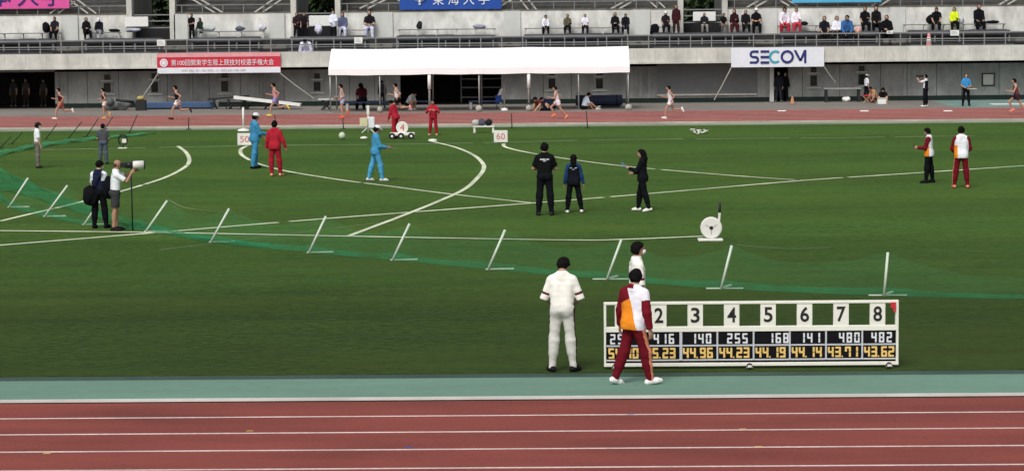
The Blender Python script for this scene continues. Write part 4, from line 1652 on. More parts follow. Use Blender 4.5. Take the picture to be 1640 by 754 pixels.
    for axx in range(3):
        o1, o2 = (axx + 1) % 3, (axx + 2) % 3
        sh = [slice(None)] * 3
        s0, s1 = list(sh), list(sh)
        s0[axx], s1[axx] = slice(0, -1), slice(1, None)
        ch = S[tuple(s0)] != S[tuple(s1)]
        E_ = np.argwhere(ch)
        E_ = E_[(E_[:, o1] > 0) & (E_[:, o2] > 0) & (E_[:, o1] < n[o1] - 1) & (E_[:, o2] < n[o2] - 1)]
        if len(E_) == 0:
            continue
        ins = S[E_[:, 0], E_[:, 1], E_[:, 2]]
        q = []
        for da, db in ((1, 1), (0, 1), (0, 0), (1, 0)):
            e = E_.copy()
            e[:, o1] -= da
            e[:, o2] -= db
            q.append(idx[e[:, 0], e[:, 1], e[:, 2]])
        q = np.stack(q, 1)
        q[~ins] = q[~ins][:, ::-1]
        F.append(q)
    return P, np.concatenate(F), lab


LAB = dict(torso=0, arm_l=1, arm_r=2, leg_l=3, leg_r=4, head=5, neck=6, hand=7, hair=8, foot=9, hips=10, fore_l=11, fore_r=12)


def cone(a, b, ra, rb, lab, k=.03, **kw):
    return dict(t='cone', a=np.array(a, float), b=np.array(b, float), ra=ra, rb=rb, lab=LAB[lab], k=k, **kw)


def ell(c, Rm, r, lab, k=.03, **kw):
    return dict(t='ell', c=np.array(c, float), R=Rm, r=np.array(r, float), lab=LAB[lab], k=k, **kw)


# poses: limb directions in degrees, + = forward; (upper forward, outward, lower forward, lower outward)
STAND = dict(lean=0, ll=(2, 4, 0, 3), lr=(-2, 4, -1, 3), al=(0, 9, 10, 4), ar=(0, 9, 10, 4), head=(0, 0))


def P_(**k):
    d = dict(STAND)
    d.update(k)
    return d


RUN_A = P_(lean=8, ll=(34, 2, 4, 0), lr=(-22, 2, -96, 0), al=(-48, 12, 42, -5), ar=(28, 12, 112, -12), fl=12, fr=-108)
RUN_B = P_(lean=10, ll=(-24, 2, -42, 0), lr=(52, 2, -28, 0), al=(34, 12, 112, -12), ar=(-46, 12, 36, -5), fl=-46, fr=-18)
RUN_C = P_(lean=6, ll=(6, 2, -8, 0), lr=(16, 2, -62, 0), al=(-26, 12, 62, -5), ar=(14, 12, 96, -12), fl=0, fr=-78)
SIT = P_(lean=6, ll=(84, 7, 2, 2), lr=(84, 7, -4, 2), al=(22, 6, 66, -14), ar=(22, 6, 66, -14))
SIT_FOLD = P_(lean=2, ll=(86, 10, 6, 2), lr=(86, 6, -6, 2), al=(18, 14, 78, -52), ar=(18, 14, 84, -52))


def skeleton(pose, female=False):
    J = {}
    Rt = rx(-pose['lean'] * D2R) @ rz(pose.get('twist', 0) * D2R)
    if pose.get('tilt'):
        Rt = ry(pose['tilt'] * D2R) @ Rt
    hipz = .93
    c = np.array([0, 0, hipz])
    J['pel'], J['Rt'] = c, Rt

    def T(x, y, z):
        return c + Rt @ np.array([x, y, z - hipz])
    J['T'] = T
    sw = .150 if female else .168
    J['nb'] = T(0, -.005, 1.44)
    Rh = Rt @ rz(pose['head'][1] * D2R) @ rx(-pose['head'][0] * D2R)
    J['Rh'] = Rh
    J['hd'] = T(0, .012, 1.485) + Rh @ np.array([0, .014, .108])
    for s, nm in ((-1, 'l'), (1, 'r')):
        hp = c + np.array([s * .088, 0, -.035])
        f, o, f2, o2 = pose['l' + nm]
        kn = hp + limb(f, o, s) * .425
        an = kn + limb(f2, o2, s) * .405
        J['hip' + nm], J['kn' + nm], J['an' + nm] = hp, kn, an
        fp = pose.get('f' + nm, 0) * D2R
        yw = -s * pose.get('toe', 9) * D2R
        J['ft' + nm] = rz(yw) @ np.array([0, math.cos(fp), math.sin(fp)])
        sh = T(s * sw, -.005, 1.350)
        f, o, f2, o2 = pose['a' + nm]
        el = sh + Rt @ limb(f, o, s) * .285
        fd = Rt @ limb(f2, o2, s)
        wr = el + fd * .245
        J['sh' + nm], J['el' + nm], J['wr' + nm], J['fd' + nm] = sh, el, wr, fd
    return J


def body_prims(J, fine, female=False, curl=18):
    T, Rt = J['T'], J['Rt']
    p = []
    w = .9 if female else 1
    p.append(cone(T(-.066, 0, .93), T(.066, 0, .93), .098, .098, 'hips', .05))
    for s in (-1, 1):
        p.append(cone(T(s * .055, 0, 1.0), T(s * .078 * w, 0, 1.27), .080, .094, 'torso', .06))
        p.append(ell(T(s * .066, -.055, .90), Rt, (.078, .070, .09), 'hips', .05))
    for s in (-1, 1):
        p.append(cone(T(0, -.005, 1.40), T(s * .132 * w, -.005, 1.352), .060, .050, 'torso', .06))
        p.append(cone(T(s * .02, -.02, 1.455), T(s * .11 * w, -.012, 1.385), .038, .036, 'torso', .05))
    p.append(cone(J['nb'], J['hd'] - J['Rh'] @ np.array([0, .02, .06]), .058, .052, 'neck', .03))
    for nm in 'lr':
        p.append(cone(J['sh' + nm], J['el' + nm], .047, .038, 'arm_' + nm, .04))
        p.append(cone(J['el' + nm], J['wr' + nm], .041, .027, 'fore_' + nm, .02))
        p.append(cone(J['hip' + nm], J['kn' + nm], .082, .050, 'leg_' + nm, .04))
        p.append(cone(J['kn' + nm], J['an' + nm], .050, .036, 'leg_' + nm, .02))
        ca = J['kn' + nm] * .68 + J['an' + nm] * .32
        sd = (J['an' + nm] - J['kn' + nm])
        sd = sd / np.linalg.norm(sd)
        bk = -J['ft' + nm] + sd * float(J['ft' + nm] @ sd)
        bk = bk / (np.linalg.norm(bk) + 1e-6)
        p.append(cone(ca + bk * .018 - sd * .06, ca + bk * .014 + sd * .06,   .046, .038, 'leg_' + nm, .04))
        ft = J['ft' + nm]
        an = J['an' + nm]
        dn = np.array([0, ft[2], -ft[1]])
        dn = dn / np.linalg.norm(dn)
        p.append(cone(an + dn * .035 - ft * .035, an + dn * .045 + ft * .14, .035, .028, 'foot', .03))
        # hand: palm, four unequal bent fingers and a thumb
        fd, wr = J['fd' + nm], J['wr' + nm]
        s = -1 if nm == 'l' else 1
        inn = Rt @ np.array([-s, .25, 0])
        inn = inn - fd * float(inn @ fd)
        if np.linalg.norm(inn) < .3:
            inn = Rt @ np.array([0, 0, -1.])
            inn = inn - fd * float(inn @ fd)
        inn = inn / np.linalg.norm(inn)
        sd2 = np.cross(fd, inn)
        if float(sd2 @ (Rt @ np.array([0, 1, 0.3]))) < 0:
            sd2 = -sd2
        if fine:
            Rm = np.stack([sd2, inn, fd], 1)
            p.append(ell(wr + fd * .048, Rm, (.040, .017, .056), 'hand', .02))
            for q, ln in ((-1.5, .060), (-.5, .074), (.5, .080), (1.5, .072)):
                b0 = wr + fd * .088 + sd2 * q * .0195
                ca_, sa_ = math.cos(R(curl)), math.sin(R(curl))
                m = b0 + (fd * ca_ + inn * sa_) * ln * .52
                e = m + (fd * math.cos(R(curl * 2.6)) + inn * math.sin(R(curl * 2.6))) * ln * .48
                p.append(cone(b0, m, .0095, .009, 'hand', .006))
                p.append(cone(m, e, .009, .0075, 'hand', .006))
            b0 = wr + fd * .03 + sd2 * .032
            m = b0 + (fd * .7 + sd2 * .6 + inn * .35) * .045
            p.append(cone(b0, m, .013, .011, 'hand', .01))
            p.append(cone(m, m + (fd * .9 + inn * .4) * .034, .0105, .009, 'hand', .006))
        else:
            p.append(cone(wr, wr + fd * .075, .026, .030, 'hand', .02))
            p.append(cone(wr + fd * .08, wr + fd * .135 + inn * .03, .022, .014, 'hand', .02))
            p.append(cone(wr + fd * .03 + sd2 * .025, wr + fd * .08 + sd2 * .045 + inn * .015, .012, .010, 'hand', .01))
    # head
    Rh, c = J['Rh'], J['hd']
    H = lambda x, y, z: c + Rh @ np.array([x, y, z])
    p.append(ell(H(0, -.008, .018), Rh, (.074, .094, .092), 'head', .02))
    p.append(ell(H(0, .022, -.045), Rh, (.056, .066, .066), 'head', .03))
    p.append(cone(H(0, .082, .005), H(0, .104, -.028), .009, .014, 'head', .012))
    p.append(cone(H(-.018, .082, -.062), H(.018, .082, -.062), .008, .008, 'head', .008))
    for s in (-1, 1):
        p.append(ell(H(s * .077, -.008, -.012), Rh, (.011, .020, .030), 'head', .008))
    return p


def mesh_obj(name, P, F, mats, mi, parent, M4, base=None):
    """points in figure space -> object placed by M4 (root) or under it"""
    me = bpy.data.meshes.new(name)
    me.vertices.add(len(P))
    me.vertices.foreach_set('co', P.astype(np.float32).ravel())
    me.loops.add(len(F) * 4)
    me.loops.foreach_set('vertex_index', F.astype(np.int32).ravel())
    me.polygons.add(len(F))
    me.polygons.foreach_set('loop_start', np.arange(0, len(F) * 4, 4, dtype=np.int32))
    for m in mats:
        me.materials.append(m)
    if len(mats) > 1:
        me.polygons.foreach_set('material_index', mi.astype(np.int32))
    me.polygons.foreach_set('use_smooth', np.ones(len(F), bool))
    me.update(calc_edges=True)
    o = bpy.data.objects.new(name, me)
    COL.objects.link(o)
    if parent is not None:
        o.parent = parent
    return o


def skin_mat(tone='mid'):
    c = {'mid': (.42, .25, .17), 'tan': (.36, .20, .13), 'pale': (.50, .32, .24)}[tone]
    return mat('skin_' + tone, c, rough=.6, var=.06, spec=.35)


M_hair = mat('hair_black', (.008, .007, .007), rough=.9, var=.3, scale=40, bump=.5, bscale=60, spec=.06)


def person(label, foot, head_py=None, yaw=0, pose=STAND, top=None, bottom=None, shoes='#d8d6d2', hair='short', vox=.013, female=False, skin='mid', cap=None, mask=False,
           group=None, curl=18, fz=None, seat=None, fine=True, height=1.72, simple=False, toe=None, cat='person', hem_z=None, loose=0.0, sleeve=.78):
    """foot: world point under the figure.  top: (kind, colour or rule, colours); bottom: (kind, colours[, stripe])"""
    J = skeleton(pose, female)
    T, Rt = J['T'], J['Rt']
    seed = abs(hash(label)) % 1000 if False else sum(ord(ch) for ch in label) % 997
    bp = body_prims(J, fine and not simple, female, curl)
    sets = []                                   # name, prims, mats, rule, cuts, wobble

    def const(_):
        return None
    # garments
    kind, tcols, trule = top
    tp = []
    if female:
        w = .9
    else:
        w = 1
    g = .016 if kind != 'singlet' else .008
    if kind == 'jacket':
        g = .020
    g += loose
    for s in (-1, 1):
        if kind == 'jacket':
            tp.append(cone(T(s * .066, 0, .80), T(s * .064, 0, .96), .108 + g, .102 + g * .9, 'torso', .05))
            tp.append(ell(T(s * .066, -.055, .90), Rt, (.088 + g, .084 + g, .14), 'torso', .05))
        tp.append(cone(T(s * .062, 0, .93), T(s * .078 * w, 0, 1.27), .094 + g * .9, .094 + g, 'torso', .06))
    for s in (-1, 1):
        tp.append(cone(T(0, -.005, 1.40), T(s * .130 * w, -.005, 1.352), .058 + g, .048 + g, 'torso', .06))
        if kind != 'singlet':
            tp.append(cone(T(s * .02, -.02, 1.455), T(s * .11 * w, -.012, 1.385), .036 + g * .8, .034 + g * .8, 'torso', .05))
    if kind in ('tee', 'jacket', 'polo'):
        tp.append(cone(J['nb'] - Rt @ np.array([0, 0, .02]), J['nb'] + Rt @ np.array([0, .004, .028]), .072, .066, 'torso', .02))
    for nm in 'lr':
        a, b, c_ = J['sh' + nm], J['el' + nm], J['wr' + nm]
        if kind in ('tee', 'polo'):
            tp.append(cone(a, a + (b - a) * sleeve, .048 + g, .050 + g, 'arm_' + nm, .05, e1=True))
        elif kind in ('jacket', 'long'):
            tp.append(cone(a, b, .052 + g, .042 + g, 'arm_' + nm, .05))
            tp.append(cone(b, b + (c_ - b) * .97, .043 + g, .034 + g * .7, 'fore_' + nm, .02, e1=True))
    hem = T(0, 0, hem_z if hem_z else .82 if kind == 'jacket' else .875 if kind in ('tee', 'long', 'polo') else .93)
    up = Rt @ np.array([0, 0, 1.])
    tcut = [(-up, hem)]
    if kind == 'singlet':
        tcut.append((up, T(0, 0, 1.415)))
    else:
        tcut.append((up, J['nb'] + up * .045))
    bkind, bcols = bottom[0], bottom[1]
    stripe = bottom[2] if len(bottom) > 2 else None
    lp = []
    bk_ = {}
    for nm in 'lr':
        sd_ = J['an' + nm] - J['kn' + nm]
        sd_ = sd_ / np.linalg.norm(sd_)
        bv_ = -J['ft' + nm] + sd_ * float(J['ft' + nm] @ sd_)
        bk_[nm] = bv_ / (np.linalg.norm(bv_) + 1e-6)
    bg = .014 if bkind != 'tights' else .006
    lp.append(cone(T(-.066, 0, .945), T(.066, 0, .945), .100 + bg * .8, .100 + bg * .8, 'hips', .05))
    for s in (-1, 1):
        lp.append(ell(T(s * .066, -.055, .90), Rt, (.082 + bg, .074 + bg, .09), 'hips', .05))
    for nm in 'lr':
        a, b, c_ = J['hip' + nm], J['kn' + nm], J['an' + nm]
        if bkind in ('trousers', 'tights'):
            bl = bg + loose * .6
            lp.append(cone(a, b, .086 + bl, .062 + bl, 'leg_' + nm, .05))
            lp.append(cone(b, c_ + (c_ - b) * .05, .062 + bl, .044 + bl * .8, 'leg_' + nm, .05, e1=True))
            lp.append(cone(b + (c_ - b) * .08 + bk_[nm] * .012, b + (c_ - b) * .5 + bk_[nm] * .012, .056 + bl, .050 + bl, 'leg_' + nm, .05))
        else:
            t = .78 if bkind == 'shorts' else .42
            e = a + (b - a) * t
            lp.append(cone(a, e, .093 + bg, (.082 if bkind == 'shorts' else .092) + bg, 'leg_' + nm, .05, e1=True))
    bcut = [(up, T(0, 0, 1.02))]
    sp = {}
    for nm in 'lr':
        ft, an = J['ft' + nm], J['an' + nm]
        dn = np.array([0, ft[2], -ft[1]])
        dn = dn / np.linalg.norm(dn)
        heel, toe_ = an - ft * .045 + dn * .035, an + ft * .165 + dn * .048
        ball = an + ft * .10 + dn * .04
        sl = [cone(heel, ball, .043, .047, 'foot', .03), cone(ball, toe_, .045, .033, 'foot', .03), cone(an + dn * .02, an + dn * .0, .05, .048, 'foot', .03)]
        sp[nm] = (sl, [(dn, an + dn * .072)])
    Rh, hc = J['Rh'], J['hd']
    H = lambda x, y, z: hc + Rh @ np.array([x, y, z])
    hp = []
    face = [((0, .80, -.60), .030)]
    if hair == 'bald':
        hp.append(ell(H(0, -.012, .0), Rh, (.080, .100, .088), 'hair', .02, plane=[((0, .75, .10), -.01), ((0, .15, 1), .015)]))
    else:
        hp.append(ell(H(0, -.014, .012), Rh, (.094, .110, .106), 'hair', .02, plane=face))
        if hair != 'crop':
            hp.append(ell(H(0, -.042, -.025), Rh, (.086, .076, .078), 'hair', .03, plane=[((0, 1, 0), .03)]))
    if hair == 'long':
        hp.append(cone(H(0, -.06, .0), H(0, -.085, -.16), .088, .078, 'hair', .04))
        hp.append(cone(H(0, -.09, -.16), H(0, -.10, -.25), .076, .050, 'hair', .04))
    if hair == 'tail':
        hp.append(cone(H(0, -.10, .04), H(0, -.15, -.10), .032, .022, 'hair', .02))
    cp = []
    if cap:
        cp.append(ell(H(0, -.006, .040), Rh, (.092, .112, .098), 'hair', .02, plane=[((0, .12, -1), .010)]))
        cp.append(ell(H(0, .105, .026), Rh @ rx(-.18), (.072, .075, .013), 'hair', .015))

    # place it
    allz = []
    zmin = min(float(np.min([q['a'][2] - q['ra'], q['b'][2] - q['rb']])) for nm in 'lr' for q in sp[nm][0])
    for nm in 'lr':
        n_, pt = sp[nm][1][0]
        if abs(n_[2]) > .8:
            zmin = max(zmin, min(zmin + .05, float(pt[2]))) if False else zmin
    soles = []
    for nm in 'lr':
        n_, pt = sp[nm][1][0]
        lowest = min(min(q['a'][2] - q['ra'], q['b'][2] - q['rb']) for q in sp[nm][0])
        if n_[2] < -.9:
            lowest = max(lowest, float(pt[2] - .006))
        soles.append(lowest)
    zmin = min(soles)
    if seat is not None:
        zmin = .93 - .098 - bg
    ztop = float(hc[2]) + .116
    if cap:
        ztop += .008
    sc = height / 1.72
    foot = np.array(foot, float)
    if head_py is not None:
        px_, py_ = _pix(foot + np.array([0, 0, 1.0]))
        zt = atY(px_, head_py, foot[1])[2]
        sc = (zt - foot[2]) / (ztop - zmin)
        sc = max(.80, min(1.22, sc))
    Rz_ = rz(yaw * D2R)

    def place(P):
        q = (P - np.array([0, 0, zmin])) * sc
        return q @ Rz_.T

    def build(name, prims, mats, rule=None, cuts=None, wob=0, parent=None, v=None):
        P, F, lab = grow(prims, v or vox, cuts, wob, seed)
        mi = np.zeros(len(F), int)
        if rule is not None and len(mats) > 1:
            C = P[F].mean(1)
            N = np.cross(P[F[:, 2]] - P[F[:, 0]], P[F[:, 3]] - P[F[:, 1]])
            N = N / (np.linalg.norm(N, axis=1, keepdims=True) + 1e-9)
            lc = (C - J['pel']) @ Rt + np.array([0, 0, .93])
            ln = N @ Rt
            lb = lab[F[:, 0]]
            mi = rule(lb, lc, ln)
        return mesh_obj(name, place(P), F, mats, mi, parent, None)

    def leg_rule(lb, lc, ln):
        out = np.zeros(len(lb), int)
        if stripe:
            side = np.where((lb == LAB['leg_l']) | ((lb == LAB['hips']) & (lc[:, 0] < 0)), -1, 1)
            out[(ln[:, 0] * side > .86)] = 1
        return out
    bmats = [cloth(c) for c in bcols]
    tmats = [cloth(c) for c in tcols]
    if simple:
        # far off: clothes, skin and hair in one continuous surface
        pr = [q for q in bp if q['lab'] in (LAB['head'], LAB['neck'], LAB['hand'], LAB['fore_l'], LAB['fore_r'], LAB['leg_l'], LAB['leg_r'], LAB['arm_l'], LAB['arm_r'])]
        mats = [skin_mat(skin), bmats[0], cloth(shoes), M_hair if not cap else cloth(cap)] + tmats
        tags = []
        P_all = []
        # distinct labels for the garment set
        off = 20
        for q in tp:
            q['lab'] += off
        for q in lp:
            q['lab'] += 40
        shoe = sp['l'][0] + sp['r'][0]
        prims = pr + lp + tp + shoe + (hp if not cap else hp + cp)

        def rule(lb, lc, ln):
            out = np.zeros(len(lb), int)
            m = (lb >= 20) & (lb < 40)
            if m.any():
                r = trule(lb[m] - 20, lc[m], ln[m]) if trule else np.zeros(m.sum(), int)
                out[m] = 4 + r
            out[lb >= 40] = 1
            out[lb == LAB['foot']] = 2
            out[lb == LAB['hair']] = 3
            return out
        o = build('person', prims, mats, rule, None, .002)
    else:
        o = build('person', bp, [skin_mat(skin)])
        build('jacket' if kind == 'jacket' else 'singlet' if kind == 'singlet' else 'shirt', tp, tmats, trule, tcut, .0020, o)
        build('shorts' if 'short' in bkind else 'trousers', lp, bmats, leg_rule, bcut, .0024, o)
        for nm in 'lr':
            build('shoe', sp[nm][0], [cloth(shoes)], None, sp[nm][1], 0, o)
        build('hair', hp, [M_hair if hair != 'bald' else mat('hair_brown', (.06, .04, .03), rough=.6, var=.3)], None, None, .006, o)
        if cap:
            build('cap', cp, [cloth(cap)], None, None, 0, o)
        if mask:
            build('face_mask', [ell(H(0, .052, -.042), Rh, (.064, .058, .050), 'head', .02, plane=[((0, -1, 0), .0)])], [cloth('#e9ebee')], None, None, 0, o)
        if vox <= .014:
            for s in (-1, 1):
                mb = MB().blob(tuple(place(H(s * .030, .083, .008)[None])[0]), (.008 * sc,) * 3, 1, 0, 8, 6)
                e = bpy.data.meshes.new('eye')
                e.from_pydata(mb.v, [], mb.f)
                e.materials.append(mat('eye_dark', (.015, .012, .010), rough=.25))
                e.shade_smooth()
                eo = bpy.data.objects.new('eye', e)
                COL.objects.link(eo)
                eo.parent = o
    o.location = tuple(foot)
    tag(o, label, cat, group)
    o2w = lambda v: foot + place(np.array(v, float)[None])[0]
    return o, J, o2w, sc


def _pix(p):
    d = np.array(p, float) - np.array([0, 0, CH])
    z = d @ _f
    return PW / 2 + CF * (d @ _r) / z, PH / 2 - CF * (d @ _u) / z


def arm_is(lb):
    return (lb == 1) | (lb == 2) | (lb == 11) | (lb == 12)


def r_white_cuff(lb, lc, ln):          # white tee with a maroon band near the sleeve end
    out = np.zeros(len(lb), int)
    m = ((lb == 1) | (lb == 2)) & (np.abs(lc[:, 0]) > .10)
    z = lc[:, 2]
    out[m & (np.abs(_sl(lc) - .215) < .017)] = 1
    return out


def _sl(lc):
    """distance down the upper arm from the shoulder"""
    s = np.sign(lc[:, 0])
    return np.sqrt((lc[:, 0] - s * .168) ** 2 + lc[:, 1] ** 2 + (lc[:, 2] - 1.350) ** 2)


def r_raglan(lb, lc, ln):              # 0 maroon 1 white 2 orange
    out = np.ones(len(lb), int)
    x, z = lc[:, 0], lc[:, 2]
    bound = -.07 + (1.42 - z) * .34
    left = x < bound
    cut_ = 1.235 + (x + .1) * .5
    out[left & (z >= cut_)] = 0
    out[left & (z < cut_)] = 2
    out[arm_is(lb)] = 0
    out[((lb == 2) & (_sl(lc) < .13)) & (lc[:, 0] > 0)] = 1
    out[(z > 1.425) & (x < .03)] = 0
    return out


def r_vestjacket(lb, lc, ln):          # white body, maroon sleeves, orange low on the left side
    out = np.ones(len(lb), int)
    x, z = lc[:, 0], lc[:, 2]
    out[(x < -.105) & (z < 1.18)] = 2
    out[arm_is(lb) & (np.abs(x) > .10)] = 0
    return out


def r_sidejacket(lb, lc, ln):          # maroon sleeve, orange low, white above
    out = np.ones(len(lb), int)
    x, y, z = lc[:, 0], lc[:, 1], lc[:, 2]
    out[(z < 1.14) & (y > -.05)] = 2
    out[arm_is(lb)] = 0
    return out


def r_text(lb, lc, ln):                # two broken rows of white print across the shoulders
    out = np.zeros(len(lb), int)
    x, z = lc[:, 0], lc[:, 2]
    back = ln[:, 1] < -.4
    dash = np.sin(x * 260) + .6 * np.sin(x * 117 + 1) > -.75
    out[back & dash & (np.abs(x) < .105) & (np.abs(z - 1.315) < .013)] = 1
    out[back & dash & (np.abs(x) < .045) & (np.abs(z - 1.275) < .010)] = 1
    return out


def r_bluesleeve(lb, lc, ln):          # 0 black 1 blue sleeves 2 white print
    out = r_text(lb, lc, ln) * 2
    out[arm_is(lb) | (lc[:, 2] > 1.40)] = 1
    return out


def r_vest(lb, lc, ln):                # white shirt under navy vest
    out = np.zeros(len(lb), int)
    out[arm_is(lb)] = 1
    out[(np.abs(lc[:, 0]) > .125) & (lc[:, 2] > 1.2)] = 1
    return out


def r_half(lb, lc, ln):                # dark hips of a two-colour singlet
    out = np.zeros(len(lb), int)
    out[lc[:, 2] < 1.16] = 1
    return out


TC = '#f1efe6'
MAR, ORA, WHI = '#6e1522', '#e58a26', '#e6e6ee'
G = lambda px, py: at(px, py, .010)
# --- the three by the scoreboard
person('person in white shirt and striped white trousers, back turned, left of the scoreboard', G(901, 595), 413, -6,
       P_(lean=4, ll=(1, 5, -1, 4), lr=(3, 5, 1, 5), al=(8, 20, 66, -24), ar=(8, 20, 66, -24), head=(34, -14), toe=26), ('tee', [TC, '#5d1a2a'], r_white_cuff),
       ('trousers', ['#cfcdc6', '#4a2a24'], True), '#1c1c1e', vox=.0095, curl=30, hem_z=.985, loose=-.004, sleeve=1.08)
person('person in white shirt and face mask standing behind the scoreboard, facing right', G(1021, 566), 386, -80, P_(al=(4, 8, 12, -2), ar=(4, 8, 12, -2), head=(2, 0)), ('tee', [TC, '#5d1a2a'], r_white_cuff),
       ('trousers', ['#dcdad2']), '#1c1c1e', mask=True, vox=.0095, sleeve=1.05)
ww = np.array([atY(1016, 612, 35.0)[0], 35.05, .006])
person('person in maroon, white and orange jacket and maroon trousers walking past the scoreboard', ww, 430, -60,
       P_(lean=2, twist=28, ll=(-13, 4, -21, 4), lr=(17, 4, 7, 5), al=(6, 17, 18, 10), ar=(-8, 15, 8, 8), head=(6, 4), fl=-16, fr=8, toe=10), ('jacket', [MAR, WHI, ORA], r_raglan),
       ('trousers', ['#65131f', '#d98a6a'], True), '#ece8e6', vox=.0095)
# --- middle of the field
person('tall person in black printed t-shirt with folded arms and back turned', G(873, 345), 228, 0, P_(al=(14, 20, 84, -46), ar=(14, 20, 88, -46), ll=(0, 5, 0, 4), lr=(0, 5, 0, 4)), ('tee', ['#121315', '#c9ccd0'], r_text),
       ('trousers', ['#101218']), '#2a2c2a', vox=.011)
person('long haired person in blue sleeved dark jacket with back turned, white shoes', G(919, 341), 247, 0, P_(al=(2, 14, 6, 10), ar=(2, 16, 4, 14), ll=(0, 8, 0, 6), lr=(4, 10, 2, 10)), ('jacket', ['#14161e', '#1f3f6a', '#aab6c8'], r_bluesleeve),
       ('trousers', ['#101218']), '#e8e6e2', hair='long', female=True, vox=.011)
o, J, W_, sc = person('long haired person in black facing left, walking with a blue sheet in hand', G(1029, 338), 239, 78, P_(ll=(-12, 3, -17, 2), lr=(13, 3, 6, 2), al=(30, 8, 112, -10), ar=(10, 8, 82, -12), head=(6, 0), fl=-10), ('jacket', ['#121318'], None),
                      ('trousers', ['#0f1116']), '#e8e6e2', hair='long', female=True, vox=.011)
q = W_(J['wrl'] + J['fdl'] * .11 + np.array([0, 0, .02]))
ob = obj('clipboard', MB().bar(q + np.array([-.02, -.12, .0]), q + np.array([-.02, .13, .03]), .17, .012, up=(.7, 0, .7)), mat('paper_blue', (.10, .22, .46)), None, q)
tag(ob, 'blue sheet held up by the long haired person in black', 'paper')
o, J, W_, sc = person('person in maroon and white jacket with orange hem, facing left and reading a phone', G(1487, 293), 205, 72, P_(al=(18, 6, 92, -12), ar=(16, 6, 88, -14), ll=(5, 4, 2, 3), lr=(-7, 4, -8, 3), head=(20, 0)), ('jacket', [MAR, WHI, ORA], r_sidejacket),
                      ('trousers', ['#0f1116']), '#17181c', vox=.011)
q = W_(J['wrl'] + J['fdl'] * .13)
ob = obj('phone', MB().box(q[0] - .006, q[0] + .006, q[1] - .04, q[1] + .04, q[2] - .02, q[2] + .13), mat('phone_dark', (.06, .07, .09), rough=.2), None, q, bevel=.004)
tag(ob, 'phone held by the person with the orange hemmed jacket', 'phone')
person('person in white backed jacket with maroon sleeves and maroon trousers, back turned', G(1539, 301), 202, -4, P_(al=(10, 15, 62, -20), ar=(10, 15, 62, -20), ll=(2, 7, 0, 6), lr=(0, 7, -2, 6), head=(10, 0)), ('jacket', [MAR, WHI, ORA], r_vestjacket),
       ('trousers', ['#6a1420', '#d98a6a'], True), '#e0866e', vox=.011)
# --- left side
person('person in white polo, grey trousers and dark cap standing at far left', G(61, 269), 196, -68, P_(al=(4, 10, 12, 2), ar=(4, 8, 14, 2), head=(8, 0)), ('polo', ['#e9ecef'], None), ('trousers', ['#6d6a62']), '#2c2a28', cap='#2b2a30', mask=True, vox=.013)
person('person in dark grey shirt and slate trousers with back turned, beyond the two photographers', G(166, 263), 198, 0, P_(al=(6, 14, 40, -16), ar=(6, 14, 40, -16)), ('polo', ['#4c4e54'], None), ('trousers', ['#4f5868']), '#26282c', vox=.013)
person('photographer in navy vest over white shirt and black trousers, hung with black bags', G(160, 366), 257, -20, P_(lean=2, al=(14, 12, 86, -20), ar=(18, 12, 92, -20), ll=(-2, 4, -2, 3), lr=(8, 4, 4, 3), head=(10, -14)), ('tee', ['#1c2238', '#d9dee6'], r_vest),
       ('trousers', ['#101118']), '#101012', hair='crop', mask=True, vox=.011)
o, J, W_, sc = person('bald photographer in white t-shirt and dark shorts aiming a long lens', G(186, 370), 256, -72, P_(lean=4, al=(86, 0, 126, -14), ar=(60, 10, 150, -24), ll=(4, 4, 2, 3), lr=(-5, 4, -6, 3), head=(2, 0)), ('tee', ['#e4e8ee'], None),
                      ('shorts', ['#3a3b3c']), '#241e1c', hair='bald', skin='tan', vox=.011)
# camera with long white lens on its monopod
e = W_(J['hd'] + J['Rh'] @ np.array([0, .12, .0]))
D = rz(-78 * D2R) @ np.array([0, 1, 0.0])
D = D / np.linalg.norm(D)
D3 = np.array([D[0], D[1], -.02])
cm = thing('long_lens_camera', e, 'black camera with a long white telephoto lens on a monopod held by the bald photographer', 'camera')
obj('camera_body', MB().bar(e - D3 * .06, e + D3 * .08, .15, .12), M_dark, cm, bevel=.015)
obj('grip', MB().bar(e - D3 * .02, e + D3 * .16 - np.array([0, 0, .04]), .09, .10), M_dark, cm, bevel=.02)
ln_ = obj('lens', MB().tube([e + D3 * .08, e + D3 * .24], .070, 14, .080), mat('lens_black', (.02, .02, .022), rough=.35), cm, smooth=True)
obj('white_barrel', MB().tube([e + D3 * .241, e + D3 * .28, e + D3 * .50], .082, 18, .105), M_sign, ln_, smooth=True)
obj('hood_rim', MB().tube([e + D3 * .501, e + D3 * .53], .107, 18), M_dark, ln_, smooth=True)
gp = e + D3 * .20
obj('monopod', MB().tube([gp - np.array([0, 0, .06]), np.array([gp[0], gp[1], .012])], .017, 8), M_dark, cm, smooth=True)
# bags on the first photographer and the rucksack between the two
b0 = G(150, 366)
for nm, px, py, r3, lab in (('shoulder_bag', 145, 313, (.17, .12, .22), 'black shoulder bag hanging at the hip of the photographer in the navy vest'),
                            ('rucksack', 174, 300, (.12, .15, .25), 'black rucksack hanging between the two photographers')):
    c = atY(px, py, b0[1] - .12)
    o = thing(nm, c, lab, 'bag')
    obj('body', MB().blob(c, r3, 3, .16, 20, 14), cloth('#101115'), o, smooth=True)
    top_ = atY(164 if nm == 'shoulder_bag' else 183, 277, b0[1] - .16)
    obj('strap', MB().bar(c + np.array([.03, -.03, r3[2] * .8]), top_, .05, .012), cloth('#15161a'), o)
sa_ = [atY(x, y, b0[1] - .30) for x, y in ((178, 313), (186, 302), (195, 292))]
